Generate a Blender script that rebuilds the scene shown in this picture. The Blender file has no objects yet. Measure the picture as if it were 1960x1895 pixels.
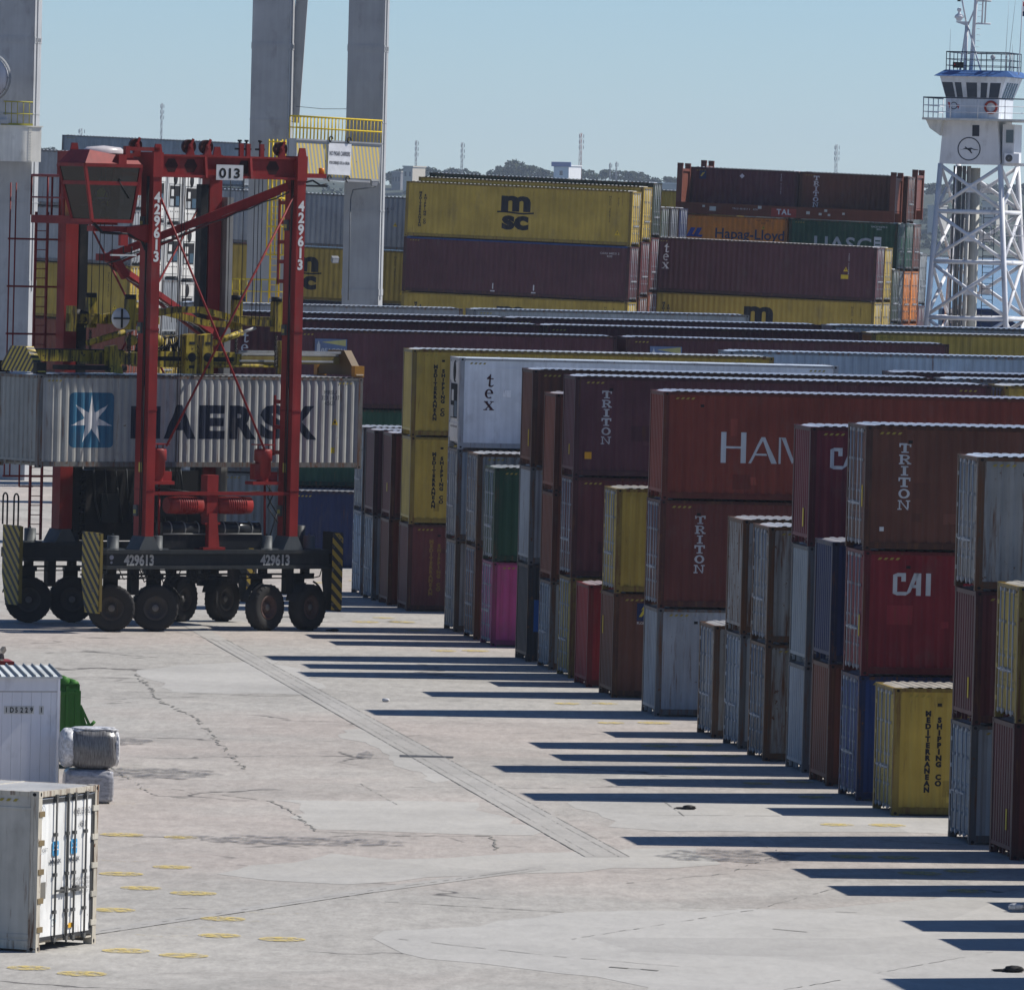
import bpy, bmesh, math, random
from math import radians, sin, cos, tan, pi, sqrt, atan2
from mathutils import Vector, Matrix
random.seed(7)
S = bpy.context.scene
COL = S.collection

# ---------------------------------------------------------------- camera
FPX, PW, PH = 16500.0, 1960.0, 1894.7      # focal length and frame in "photo" pixels
CAMZ, PITCH, ROLL = 13.64, 0.0337857, 0.024995
cf = Vector((0, cos(PITCH), -sin(PITCH)))
r0 = Vector((1, 0, 0)); u0 = Vector((0, sin(PITCH), cos(PITCH)))
cR = r0 * cos(ROLL) + u0 * sin(ROLL)
cU = -r0 * sin(ROLL) + u0 * cos(ROLL)
cam_d = bpy.data.cameras.new('camera')
cam = bpy.data.objects.new('camera', cam_d); COL.objects.link(cam)
M = Matrix((cR, cU, -cf)).transposed().to_4x4(); M.translation = (0, 0, CAMZ)
cam.matrix_world = M
cam_d.sensor_width = 36; cam_d.sensor_fit = 'HORIZONTAL'
cam_d.lens = FPX / PW * 36
cam_d.clip_start = 1; cam_d.clip_end = 30000
S.camera = cam

def ray(x, y):
    return (cf * FPX + cR * (x - PW / 2) + cU * (PH / 2 - y)).normalized()
def G(x, y, z=0.0):                      # the point of height z seen at photo pixel x, y
    d = ray(x, y); return Vector((0, 0, CAMZ)) + d * ((z - CAMZ) / d.z)
def AT(x, y, Y):                         # the point at distance Y seen at photo pixel x, y
    d = ray(x, y); return Vector((0, 0, CAMZ)) + d * (Y / d.y)

# ---------------------------------------------------------------- world, sun, exposure
SUN_EL, SUN_AZ = radians(47.6), radians(19.6)    # azimuth measured from +X towards +Y
W = bpy.data.worlds.new("World"); S.world = W; W.use_nodes = True
nt = W.node_tree; nt.nodes.clear()
sk = nt.nodes.new('ShaderNodeTexSky'); sk.sky_type = 'NISHITA'; sk.sun_disc = False
sk.sun_elevation = SUN_EL; sk.sun_rotation = pi / 2 - SUN_AZ
sk.air_density = 0.76; sk.dust_density = 0.0; sk.ozone_density = 10.0; sk.altitude = 20
bg = nt.nodes.new('ShaderNodeBackground'); bg.inputs['Strength'].default_value = 0.082
wo = nt.nodes.new('ShaderNodeOutputWorld')
nt.links.new(sk.outputs[0], bg.inputs[0]); nt.links.new(bg.outputs[0], wo.inputs[0])
sl = bpy.data.lights.new('sun', 'SUN'); sl.energy = 5.0; sl.angle = radians(0.5); sl.color = (1.0, 0.955, 0.89)
so = bpy.data.objects.new('sun', sl); COL.objects.link(so)
sv = Vector((cos(SUN_EL) * cos(SUN_AZ), cos(SUN_EL) * sin(SUN_AZ), sin(SUN_EL)))
so.rotation_euler = sv.to_track_quat('Z', 'Y').to_euler(); so.location = (60, 200, 60)
S.view_settings.view_transform = 'Standard'; S.view_settings.look = 'None'
S.view_settings.gamma = 1; S.view_settings.exposure = 0.32
S.render.engine = 'CYCLES'
S.cycles.max_bounces = 6; S.cycles.volume_bounces = 0; S.cycles.transparent_max_bounces = 12

# ---------------------------------------------------------------- materials
MC = {}
def _mat(name):
    m = bpy.data.materials.new(name); m.use_nodes = True
    return m, m.node_tree, m.node_tree.nodes['Principled BSDF']
def N(t, typ, **kw):
    n = t.nodes.new(typ)
    for k, v in kw.items():
        if k.startswith('i_'): n.inputs[k[2:].replace('_', ' ')].default_value = v
        else: setattr(n, k, v)
    return n
def ramp(t, src, a, b, ca=0.0, cb=1.0):
    r = N(t, 'ShaderNodeMapRange'); r.inputs['From Min'].default_value = a; r.inputs['From Max'].default_value = b
    r.inputs['To Min'].default_value = ca; r.inputs['To Max'].default_value = cb
    t.links.new(src, r.inputs['Value']); return r.outputs['Result']
def mixc(t, fac, a, b, mode='MIX'):
    m = N(t, 'ShaderNodeMix', data_type='RGBA', blend_type=mode)
    for s, v in (('Factor', fac), ('A', a), ('B', b)):
        i = [q for q in m.inputs if q.name == s and (q.type == 'RGBA' if s != 'Factor' else q.type == 'VALUE')][0]
        if hasattr(v, 'is_output'): t.links.new(v, i)
        else: i.default_value = v if s == 'Factor' else (*v, 1)
    return [q for q in m.outputs if q.type == 'RGBA'][0]
def noise(t, co, scale, detail=3, w=None, dim='3D', rough=.55):
    n = N(t, 'ShaderNodeTexNoise', noise_dimensions='4D' if w else dim)
    n.inputs['Scale'].default_value = scale; n.inputs['Detail'].default_value = detail; n.inputs['Roughness'].default_value = rough
    t.links.new(co, n.inputs['Vector'])
    if w: t.links.new(w, n.inputs['W'])
    return n.outputs['Fac']
def mapping(t, co, sc):
    m = N(t, 'ShaderNodeMapping'); m.inputs['Scale'].default_value = sc
    t.links.new(co, m.inputs['Vector']); return m.outputs['Vector']

def paint(c, rust=.25, rough=.5, vary=.22, metal=0.0, rc=(.11, .048, .022), spec=.15):
    """weathered paint: patchy fading, vertical dirt streaks, rust spots and runs"""
    k = ('p', c, rust, rough, vary, metal, rc)
    if k in MC: return MC[k]
    m, t, b = _mat('paint')
    tc = N(t, 'ShaderNodeTexCoord'); oi = N(t, 'ShaderNodeObjectInfo')
    w = N(t, 'ShaderNodeMath', operation='MULTIPLY'); w.inputs[1].default_value = 37.0
    t.links.new(oi.outputs['Random'], w.inputs[0]); w = w.outputs[0]
    o = tc.outputs['Object']
    n1 = noise(t, o, .7, 4, w); n2 = noise(t, mapping(t, o, (7, 7, .35)), 1.0, 3, w)
    f1 = ramp(t, n1, .3, .7, 1 - vary, 1 + vary * .6); f2 = ramp(t, n2, .3, .75, 1 + vary * .35, 1 - vary * .7)
    mm = N(t, 'ShaderNodeMath', operation='MULTIPLY'); t.links.new(f1, mm.inputs[0]); t.links.new(f2, mm.inputs[1])
    rnd = ramp(t, oi.outputs['Random'], 0, 1, .88, 1.1)
    m2 = N(t, 'ShaderNodeMath', operation='MULTIPLY'); t.links.new(mm.outputs[0], m2.inputs[0]); t.links.new(rnd, m2.inputs[1])
    vm = N(t, 'ShaderNodeVectorMath', operation='SCALE'); vm.inputs[0].default_value = c
    t.links.new(m2.outputs[0], vm.inputs['Scale'])
    col = vm.outputs[0]
    if rust > 0:
        n3 = noise(t, mapping(t, o, (9, 9, .8)), 1.0, 5, w, rough=.65)
        n4 = noise(t, o, 6.0, 6, w, rough=.7)
        lo = .82 - rust * .32
        a = ramp(t, n3, lo - .1, lo + .06); bb = ramp(t, n4, .76 - rust * .22, .80 - rust * .22)
        mx = N(t, 'ShaderNodeMath', operation='MAXIMUM'); t.links.new(a, mx.inputs[0]); t.links.new(bb, mx.inputs[1])
        col = mixc(t, mx.outputs[0], col, rc)
        n5 = noise(t, mapping(t, o, (1.1, 1.1, .6)), 1.3, 5, w, rough=.6); col = mixc(t, ramp(t, n5, .56, .70, 0, .30), col, (.10, .085, .075))
    t.links.new(col, b.inputs['Base Color'])
    b.inputs['Roughness'].default_value = rough; b.inputs['Metallic'].default_value = metal
    b.inputs['Specular IOR Level'].default_value = spec
    MC[k] = m; return m
def flat(c, rough=.6, metal=0.0, spec=.15):
    k = ('f', c, rough, metal)
    if k in MC: return MC[k]
    m, t, b = _mat('surface')
    tc = N(t, 'ShaderNodeTexCoord'); n1 = noise(t, tc.outputs['Object'], 3.0, 4)
    f = ramp(t, n1, .25, .75, .86, 1.12)
    vm = N(t, 'ShaderNodeVectorMath', operation='SCALE'); vm.inputs[0].default_value = c
    t.links.new(f, vm.inputs['Scale']); t.links.new(vm.outputs[0], b.inputs['Base Color'])
    b.inputs['Roughness'].default_value = rough; b.inputs['Metallic'].default_value = metal
    b.inputs['Specular IOR Level'].default_value = spec
    MC[k] = m; return m
def glassm():
    if 'g' in MC: return MC['g']
    m, t, b = _mat('tinted_glass')
    tr = N(t, 'ShaderNodeBsdfTransparent'); tr.inputs[0].default_value = (.20, .23, .23, 1)
    gl = N(t, 'ShaderNodeBsdfGlossy'); gl.inputs['Roughness'].default_value = .04; fr = N(t, 'ShaderNodeFresnel'); fr.inputs[0].default_value = 1.5
    f2 = N(t, 'ShaderNodeMath', operation='MULTIPLY_ADD'); t.links.new(fr.outputs[0], f2.inputs[0]); f2.inputs[1].default_value = 0.0; f2.inputs[2].default_value = .06
    mx = N(t, 'ShaderNodeMixShader'); t.links.new(f2.outputs[0], mx.inputs[0]); t.links.new(tr.outputs[0], mx.inputs[1]); t.links.new(gl.outputs[0], mx.inputs[2])
    t.links.new(mx.outputs[0], t.nodes['Material Output'].inputs[0])
    MC['g'] = m; return m
def hazard(ax=0, sl=1.0, per=.24, c1=(.50, .36, .035), c2=(.018, .018, .02), wear=.5, duty=.5):
    """diagonal yellow and black warning stripes, worn"""
    k = ('h', ax, sl, per, c1, c2, wear, duty)
    if k in MC: return MC[k]
    m, t, b = _mat('hazard_stripe')
    tc = N(t, 'ShaderNodeTexCoord'); sp = N(t, 'ShaderNodeSeparateXYZ'); t.links.new(tc.outputs['Object'], sp.inputs[0])
    a = N(t, 'ShaderNodeMath', operation='MULTIPLY_ADD'); t.links.new(sp.outputs[2], a.inputs[0]); a.inputs[1].default_value = sl
    t.links.new(sp.outputs[ax], a.inputs[2])
    d = N(t, 'ShaderNodeMath', operation='DIVIDE'); t.links.new(a.outputs[0], d.inputs[0]); d.inputs[1].default_value = per
    fr = N(t, 'ShaderNodeMath', operation='FRACT'); t.links.new(d.outputs[0], fr.inputs[0])
    g = N(t, 'ShaderNodeMath', operation='GREATER_THAN'); t.links.new(fr.outputs[0], g.inputs[0]); g.inputs[1].default_value = duty
    nz = noise(t, tc.outputs['Object'], 5.0, 5); wr = ramp(t, nz, .68 - wear * .12, .72 - wear * .12)
    col = mixc(t, g.outputs[0], c1, c2); col = mixc(t, wr, col, (.09, .08, .07))
    t.links.new(col, b.inputs['Base Color']); b.inputs['Roughness'].default_value = .6
    MC[k] = m; return m

# ---------------------------------------------------------------- mesh helpers
def link(name, me, mats, parent=None, loc=None, rot=None):
    o = bpy.data.objects.new(name, me); COL.objects.link(o)
    if not isinstance(mats, (list, tuple)): mats = [mats]
    while len(me.materials) < len(mats): me.materials.append(None)
    for i, mt in enumerate(mats):
        o.material_slots[i].link = 'OBJECT'; o.material_slots[i].material = mt
    if parent is not None: o.parent = parent
    if loc is not None: o.location = loc
    if rot is not None: o.rotation_euler = rot
    return o
def tag(o, label=None, cat=None, group=None, kind=None):
    if label: o['label'] = label
    if cat: o['category'] = cat
    if group: o['group'] = group
    if kind: o['kind'] = kind
    return o
def empty(name, loc=(0, 0, 0), rz=0.0, label=None, cat=None, group=None):
    o = bpy.data.objects.new(name, None); COL.objects.link(o); o.location = loc; o.rotation_euler = (0, 0, rz)
    o.empty_display_size = .3
    return tag(o, label, cat, group)
class B:
    """collects faces, builds one mesh"""
    def __init__(s): s.v = []; s.f = []; s.m = []; s.sm = []
    def face(s, pts, mi=0, smooth=False):
        n = len(s.v); s.v += [tuple(p) for p in pts]; s.f.append(tuple(range(n, n + len(pts)))); s.m.append(mi); s.sm.append(smooth)
    def hexa(s, p, mi=0):     # p: 8 points, bottom 4 ccw then top 4
        n = len(s.v); s.v += [tuple(q) for q in p]
        for f in ((3, 2, 1, 0), (4, 5, 6, 7), (0, 1, 5, 4), (1, 2, 6, 5), (2, 3, 7, 6), (3, 0, 4, 7)):
            s.f.append(tuple(n + i for i in f)); s.m.append(mi); s.sm.append(False)
        return s
    def box(s, x0, x1, y0, y1, z0, z1, mi=0):
        return s.hexa([(x0, y0, z0), (x1, y0, z0), (x1, y1, z0), (x0, y1, z0), (x0, y0, z1), (x1, y0, z1), (x1, y1, z1), (x0, y1, z1)], mi)
    def beam(s, a, b, w, h, mi=0, up=(0, 0, 1)):
        a = Vector(a); b = Vector(b); d = (b - a).normalized(); up = Vector(up)
        if abs(d.dot(up)) > .99: up = Vector((0, 1, 0))
        r = d.cross(up).normalized(); u = r.cross(d); r *= w / 2; u *= h / 2
        return s.hexa([a - r - u, a + r - u, b + r - u, b - r - u, a - r + u, a + r + u, b + r + u, b - r + u], mi)
    def tube(s, a, b, ra, rb=None, n=8, mi=0, caps=True):
        rb = ra if rb is None else rb
        a = Vector(a); b = Vector(b); d = (b - a).normalized()
        up = Vector((0, 0, 1)) if abs(d.z) < .95 else Vector((1, 0, 0))
        r = d.cross(up).normalized(); u = r.cross(d)
        k = len(s.v)
        for i in range(n):
            q = 2 * pi * i / n; o = r * cos(q) + u * sin(q)
            s.v.append(tuple(a + o * ra)); s.v.append(tuple(b + o * rb))
        for i in range(n):
            j = (i + 1) % n
            s.f.append((k + 2 * i, k + 2 * j, k + 2 * j + 1, k + 2 * i + 1)); s.m.append(mi); s.sm.append(True)
        if caps:
            s.f.append(tuple(k + 2 * i for i in range(n))[::-1]); s.m.append(mi); s.sm.append(False)
            s.f.append(tuple(k + 2 * i + 1 for i in range(n))); s.m.append(mi); s.sm.append(False)
        return s
    def path(s, pts, r, n=6, mi=0):
        for a, b in zip(pts, pts[1:]): s.tube(a, b, r, n=n, mi=mi)
        return s
    def lathe(s, prof, origin=(0, 0, 0), axis='z', n=20, mi=0):   # prof: (radius, height)
        k = len(s.v); o = Vector(origin)
        for r, h in prof:
            for i in range(n):
                q = 2 * pi * i / n
                p = {'z': (r * cos(q), r * sin(q), h), 'y': (r * cos(q), h, r * sin(q)), 'x': (h, r * cos(q), r * sin(q))}[axis]
                s.v.append(tuple(o + Vector(p)))
        for a in range(len(prof) - 1):
            for i in range(n):
                j = (i + 1) % n
                s.f.append((k + a * n + i, k + a * n + j, k + (a + 1) * n + j, k + (a + 1) * n + i)); s.m.append(mi); s.sm.append(True)
        return s
    def sheet(s, poly, z0, z1, mi=0):      # poly: xy polyline extruded in z
        for a, b in zip(poly, poly[1:]):
            s.face([(a[0], a[1], z0), (b[0], b[1], z0), (b[0], b[1], z1), (a[0], a[1], z1)], mi)
        return s
    def mesh(s, name='mesh', recalc=True):
        me = bpy.data.meshes.new(name); me.from_pydata(s.v, [], s.f); me.update()
        me.polygons.foreach_set('material_index', s.m)
        me.polygons.foreach_set('use_smooth', s.sm)
        if recalc:
            bm = bmesh.new(); bm.from_mesh(me); bmesh.ops.recalc_face_normals(bm, faces=bm.faces); bm.to_mesh(me); bm.free()
        return me
    def build(s, name, mats, parent=None, recalc=True, **k):
        me = s.mesh(name, recalc)
        for _ in range(max(s.m or [0]) + 1 - len(me.materials)): me.materials.append(None)
        return link(name, me, mats, parent, **k)
def bevel(o, w=.02, seg=1):
    md = o.modifiers.new('bevel', 'BEVEL'); md.width = w; md.segments = seg; md.limit_method = 'ANGLE'; return o
# ---------------------------------------------------------------- lettering
FC = {}
def text_polys(body, size=1.0, bold=.0, sx=1.0, align='CENTER', line=1.0, shear=0.0, track=1.0):
    k = (body, size, bold, sx, align, line, shear, track)
    if k in FC: return FC[k]
    c = bpy.data.curves.new('text', 'FONT'); c.body = body; c.size = size; c.offset = bold; c.align_x = align
    c.align_y = 'TOP'; c.space_line = line; c.shear = shear; c.space_character = track; c.resolution_u = 3
    o = bpy.data.objects.new('text', c); me = o.to_mesh()
    v = [(p.co.x * sx, p.co.y) for p in me.vertices]; f = [[v[i] for i in p.vertices] for p in me.polygons]
    o.to_mesh_clear(); bpy.data.objects.remove(o); bpy.data.curves.remove(c)
    FC[k] = f; return f
def R4(a, b, c, d): return [(a, b), (c, b), (c, d), (a, d)]
def ring(cx, cy, rx, ry, ix, iy, n=20, a0=0, a1=2 * pi):
    out = []
    for i in range(n):
        p, q = a0 + (a1 - a0) * i / n, a0 + (a1 - a0) * (i + 1) / n
        out.append([(cx + ix * cos(p), cy + iy * sin(p)), (cx + rx * cos(p), cy + ry * sin(p)), (cx + rx * cos(q), cy + ry * sin(q)), (cx + ix * cos(q), cy + iy * sin(q))])
    return out
SLAB = {
 'T': [R4(.03, .82, .97, 1), R4(.03, .62, .15, .82), R4(.85, .62, .97, .82), R4(.38, .13, .62, .82), R4(.22, 0, .78, .13)],
 'R': [R4(.03, .87, .5, 1), R4(.13, .13, .35, .87), R4(.03, 0, .48, .13)] + ring(.5, .72, .38, .28, .2, .15, 10, -pi / 2, pi / 2) + [R4(.35, .44, .5, .57), [(.45, .44), (.66, .44), (.92, .13), (.72, .13)], R4(.68, 0, 1.0, .13)],
 'I': [R4(.38, .13, .62, .87), R4(.22, .87, .78, 1), R4(.22, 0, .78, .13)],
 'O': ring(.5, .5, .45, .5, .24, .34),
 'N': [R4(.02, .87, .34, 1), R4(.12, .13, .24, .87), R4(0, 0, .36, .13), R4(.76, .13, .88, .87), R4(.66, .87, 1, 1), [(.24, .87), (.34, .87), (.88, .0), (.76, .0)]],
 't': [[(.3, .1), (.52, .1), (.58, 1.15), (.46, 1.1)], R4(.12, .68, .86, .78), [(.3, .1), (.45, .0), (.7, .0), (.9, .14), (.86, .2), (.66, .12), (.54, .14), (.52, .3)], [(.12, .78), (.4, 1.0), (.46, 1.1), (.5, .78)]],
 'e': ring(.5, .4, .45, .42, .22, .33, 16, .12, 1.72 * pi) + [R4(.24, .4, .94, .48)],
 'x': [R4(.02, .72, .42, .8), R4(.62, .72, .96, .8), [(.1, .72), (.36, .72), (.92, .08), (.64, .08)], [(.76, .72), (.84, .72), (.28, .08), (.16, .08)], R4(.0, 0, .36, .08), R4(.54, 0, 1, .08)],
}
def stack_polys(word, w, h, gap, glyphs=SLAB):
    out = []; y = 0
    for ch in word:
        y -= h
        out += [[(px * w - w / 2, py * h + y) for px, py in q] for q in glyphs[ch]]
        y -= gap
    return out
def star(cx, cy, r, r2, n=7):
    pts = []
    for i in range(2 * n):
        a = pi / 2 + pi * i / n; q = r if i % 2 == 0 else r2
        pts.append((cx + q * cos(a), cy + q * sin(a)))
    return [[(cx, cy), pts[2 * i - 1], pts[2 * i], pts[(2 * i + 1) % (2 * n)]] for i in range(n)]
def rrect(w, h, r, n=5):
    p = []
    for cx, cy, a in ((w / 2 - r, h / 2 - r, 0), (-w / 2 + r, h / 2 - r, pi / 2), (-w / 2 + r, -h / 2 + r, pi), (w / 2 - r, -h / 2 + r, 1.5 * pi)):
        for i in range(n + 1): p.append((cx + r * cos(a + pi / 2 * i / n), cy + r * sin(a + pi / 2 * i / n)))
    return [p]
def shift(polys, dx=0, dy=0, sx=1, sy=1): return [[(x * sx + dx, y * sy + dy) for x, y in p] for p in polys]

# ---------------------------------------------------------------- container meshes
CW = 2.438
def side_breaks(L):
    xs = []; x = .16; n = int((L - .32) / .278); p = (L - .32) / n
    for i in range(n):
        a = .16 + i * p
        xs += [(a, .014), (a + .26 * p, .014), (a + .5 * p, .05), (a + .76 * p, .05)]
    xs.append((L - .16, .014)); return xs
SB = {}
def prof(L, x):
    if L not in SB: SB[L] = side_breaks(L)
    s = SB[L]
    if x <= s[0][0] or x >= s[-1][0]: return 0.0
    for (a, ya), (b, yb) in zip(s, s[1:]):
        if a <= x <= b: return ya + (yb - ya) * (x - a) / max(b - a, 1e-6)
    return 0.0
ML = {}
def lib(key, fn):
    if key not in ML: ML[key] = fn()
    return ML[key]
def m_frame(L, H):
    b = B()
    for x0, x1 in ((0, .1), (L - .1, L)):
        for y0, y1 in ((0, .15), (CW - .15, CW)): b.box(x0 + .004, x1 - .004, y0 + .004, y1 - .004, .1, H - .1)
        b.box(x0 + .006, x1 - .006, .15, CW - .15, H - .11, H - .012)
    for y0, y1 in ((.004, .16), (CW - .16, CW - .004)):
        for x0, x1 in ((.1, .16), (L - .16, L - .1)): b.box(x0 - .002, x1, y0, y1, .1, H - .1)
    for y0, y1 in ((.006, .065), (CW - .065, CW - .006)):
        b.box(.15, L - .15, y0, y1, H - .085, H - .012)
        b.box(.15, L - .15, y0, y1 , .045, .2)
    b.box(.15, L - .15, .065, CW - .065, .13, .17)      # floor
    for x in (0.02, L - .1):
        for y0, y1 in ((.15, .42), (CW - .42, CW - .15)): b.box(x, x + .08, y0, y1, .13, .16)
    # corner castings with dark apertures
    for cx, sx in ((0, 1), (L, -1)):
        for cy, sy in ((0, 1), (CW, -1)):
            for z in (0, H - .118):
                xa, xb = sorted((cx, cx + sx * .178)); ya, yb = sorted((cy, cy + sy * .162))
                b.box(xa, xb, ya, yb, z, z + .118, 0)
                yy = cy - sy * .001; xx = cx - sx * .001; zc = z + .059
                b.face([(cx + sx * (.09 + .04 * cos(q)), yy, zc + .032 * sin(q)) for q in [k * pi / 5 for k in range(10)]], 1)
                b.face([(xx, cy + sy * (.09 + .03 * cos(q)), zc + .04 * sin(q)) for q in [k * pi / 5 for k in range(10)]], 1)
    return b.mesh('frame')
def m_side(L, H):
    b = B(); s = side_breaks(L)
    b.sheet([(x, y) for x, y in s], .19, H - .08)
    b.face([(.16, .06, .192), (L - .16, .06, .192), (L - .16, .014, .192), (.16, .014, .192)])
    return b.mesh('side_wall', recalc=False)
def m_flatside(L, H):                     # reefer: smooth panels with fine seams
    b = B(); x = .16; n = 10; p = (L - .32) / n
    for i in range(n):
        b.sheet([(x, .02), (x + p - .02, .02), (x + p - .012, .026), (x + p, .02)], .19, H - .08); x += p
    b.box(.16, L - .16, .008, .022, .25, .32); b.box(.16, L - .16, .008, .022, H - .34, H - .3)
    return b.mesh('side_wall')
def m_roof(L, H):
    b = B(); n = int((L - .5) / .209); p = (L - .5) / n; x = .25
    y0, y1 = .05, CW - .05
    pts = [(.12, H - .02)]
    for i in range(n):
        a = .25 + i * p; pts += [(a, H + .008), (a + .35 * p, H + .008), (a + .5 * p, H + .028), (a + .88 * p, H + .028)]
    pts += [(L - .25, H - .022), (L - .12, H - .02)]
    for a, c in zip(pts, pts[1:]): b.face([(a[0], y0, a[1]), (c[0], y0, c[1]), (c[0], y1, c[1]), (a[0], y1, a[1])])
    return b.mesh('roof', recalc=False)
def m_flatroof(L, H):
    b = B(); b.box(.12, L - .12, .05, CW - .05, H - .06, H - .014)
    for i in range(1, 8): b.box(L * i / 8 - .03, L * i / 8 + .03, .06, CW - .06, H - .02, H - .004)
    return b.mesh('roof')
def m_end(H):
    b = B(); n = 8; y = .15; p = (CW - .3) / n; pts = []
    for i in range(n):
        a = .15 + i * p; pts += [(.015, a), (.015, a + .46 * p), (.05, a + .6 * p), (.05, a + .86 * p)]
    pts.append((.02, CW - .15))
    b.sheet(pts, .27, H - .11)
    b.box(.01, .09, .15, CW - .15, .19, .275)
    for y in (.42, 1.0, 1.36, 1.96): b.box(.015, .08, y, y + .03, .05, .195)
    b.face([(.3, .06, .05), (.3, CW - .06, .05), (.3, CW - .06, .27), (.3, .06, .27)])
    return b.mesh('end_wall')
def m_door(H, plain=False):                            # one leaf, hinge side at y=0.13
    b = B(); z0, z1, w = .2, H - .14, 1.07
    b.box(.035, .075, 0, w, z0, z1)
    hz = (z1 - z0 - .25) / 4
    for i in range(0 if plain else 4):    # raised pressed panels
        za = z0 + .07 + i * (hz + .035)
        b.hexa([(.022, .1, za + .03), (.036, .06, za), (.036, w - .06, za), (.022, w - .1, za + .03),
                (.022, .1, za + hz - .03), (.036, .06, za + hz), (.036, w - .06, za + hz), (.022, w - .1, za + hz - .03)])
    for q in (.0, w - .035): b.box(.028, .08, q, q + .035, z0 - .02, z1 + .02)
    for k in range(0 if plain else 4): b.box(.0, .05, -.06, .09, .42 + k * (H - .84) / 3 - .045, .42 + k * (H - .84) / 3 + .045)
    return b.mesh('door')
def m_rod(H):
    b = B(); z0, z1 = .12, H - .09
    b.tube((-.012, 0, z0), (-.012, 0, z1), .019, n=6)
    for z in (z0 + .03, z1 - .08): b.box(-.03, .03, -.045, .045, z, z + .08)
    for f in (.2, .45, .72): b.box(-.03, .03, -.04, .04, z0 + (z1 - z0) * f, z0 + (z1 - z0) * f + .06)
    b.box(-.045, -.02, 0, .36, 1.05, 1.085); b.box(-.05, .03, .3, .36, 1.02, 1.12)
    return b.mesh('lock_rod')
def m_hinge(H):
    b = B()
    for k in range(4):
        z = .42 + k * (H - .84) / 3
        b.box(.0, .05, -.06, .09, z - .045, z + .045)
    return b.mesh('hinge')
def m_reefer_unit(H):
    b = B(); b.box(.03, .08, .15, CW - .15, .2, H - .11, 0)
    b.box(.0, .035, .2, CW - .2, H - .75, H - .16, 0)
    b.box(.005, .03, .35, CW - .35, .95, H - .85, 1)
    b.box(-.01, .03, .45, 1.05, 1.0, 1.5, 2); b.box(-.01, .03, 1.3, 1.95, .98, 1.35, 3)
    b.box(-.005, .03, 1.35, 1.8, 1.5, 1.85, 0)
    b.lathe([(.0, -.005), (.33, -.005), (.36, .02)], (0.0, 1.2, H - .46), 'x', 16, 1)
    b.box(.0, .04, .25, CW - .25, .32, .8, 0)
    for i in range(6): b.box(-.004, .01, .4 + i * .27, .52 + i * .27, .66, .72, 1)
    for y in (.3, CW - .36): b.box(-.006, .03, y, y + .06, .85, H - .8, 0)
    return b.mesh('cooling_unit')
def m_tape():
    b = B()
    for i in range(4):
        x = i * .14; b.face([(x, 0, 0), (x + .07, 0, 0), (x + .115, 0, .05), (x + .045, 0, .05)])
    return b.mesh('warning_tape')

DARK = (.012, .012, .014)
LABELN = {}
def container(kind, color, loc, rz, label, H=2.896, L=12.192, left='C', right='C', rust=.3, roofc=None, framec=None,
              tape=True, far=False, group=None, endc=None, pivot=None, name='shipping_container', tilt=None, doorc=None, rodm=None, flatdoor=False):
    """local origin: near left bottom corner; x along the length, y away from the camera side"""
    o = empty(name, loc, rz, label, 'shipping container', group)
    if tilt: o.rotation_euler = tilt
    dark = flat(DARK, .9)
    body = paint(color, rust); frm = paint(framec or tuple(c * .5 + .008 for c in color), min(1, rust + .35))
    rcol = roofc or tuple(min(.9, .35 * c + .42) for c in color)  # faded roof paint, lightened further so the colour carries the sunlit highlight
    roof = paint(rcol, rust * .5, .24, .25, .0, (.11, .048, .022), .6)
    link('frame', lib(('f', L, H), lambda: m_frame(L, H)), [frm, dark], o)
    reef = kind == 'R'
    sm = lib(('s', reef, L, H), lambda: m_flatside(L, H) if reef else m_side(L, H))
    link('side_wall', sm, body, o)
    s2 = link('side_wall', sm, body, o, (L, CW, 0), (0, 0, pi))
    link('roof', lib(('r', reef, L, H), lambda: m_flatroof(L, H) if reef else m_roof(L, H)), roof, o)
    em = paint(endc or color, rust)
    for typ, at, rot in ((left, (0, 0, 0), 0.0), (right, (L, CW, 0), pi)):
        # a mirrored end is the same mesh turned half round
        if typ == 'C': link('end_wall', lib(('e', H), lambda: m_end(H)), em, o, at, (0, 0, rot))
        elif typ == 'R':
            link('cooling_unit', lib(('u', H), lambda: m_reefer_unit(H)), [paint((.62, .62, .6), .3), dark, flat((.05, .09, .13)), flat((.35, .37, .38))], o, at, (0, 0, rot))
        else:
            dm = paint(doorc or endc or color, min(1, rust + .1)); rod = rodm or paint((.36, .38, .41), .35, .4, .3)
            for k in (0, 1):
                c, s = cos(rot), sin(rot)
                yo = .14 if k == 0 else CW - .14
                P = Vector(at) + Vector((-s * yo, c * yo, 0)) if rot == 0 else Vector((at[0], at[1] - yo, 0))
                d = link('door', lib(('d', H, flatdoor), lambda: m_door(H, flatdoor)), dm, o, P, (0, 0, rot))
                if k == 1: d.scale = (1, -1, 1)
                if not (far and k == 5):
                    for yy in ((.36, .8) if not flatdoor else ((.38, .83), (.57, 1.05))[k]): link('lock_rod', lib(('k', H), lambda: m_rod(H)), rod, d, (0, yy, 0))
    if tape:
        tm = flat((.30, .24, .05))
        tp = lib('tape', m_tape)
        for x in ((.32,) if L < 7 or far else (.32, L - .95)):
            link('warning_tape', tp, tm, o, (x, .004, H - .2 if H > 2.7 else H - .2))
    o['_L'] = L; o['_H'] = H; o['_reef'] = int(reef)
    return o
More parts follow.
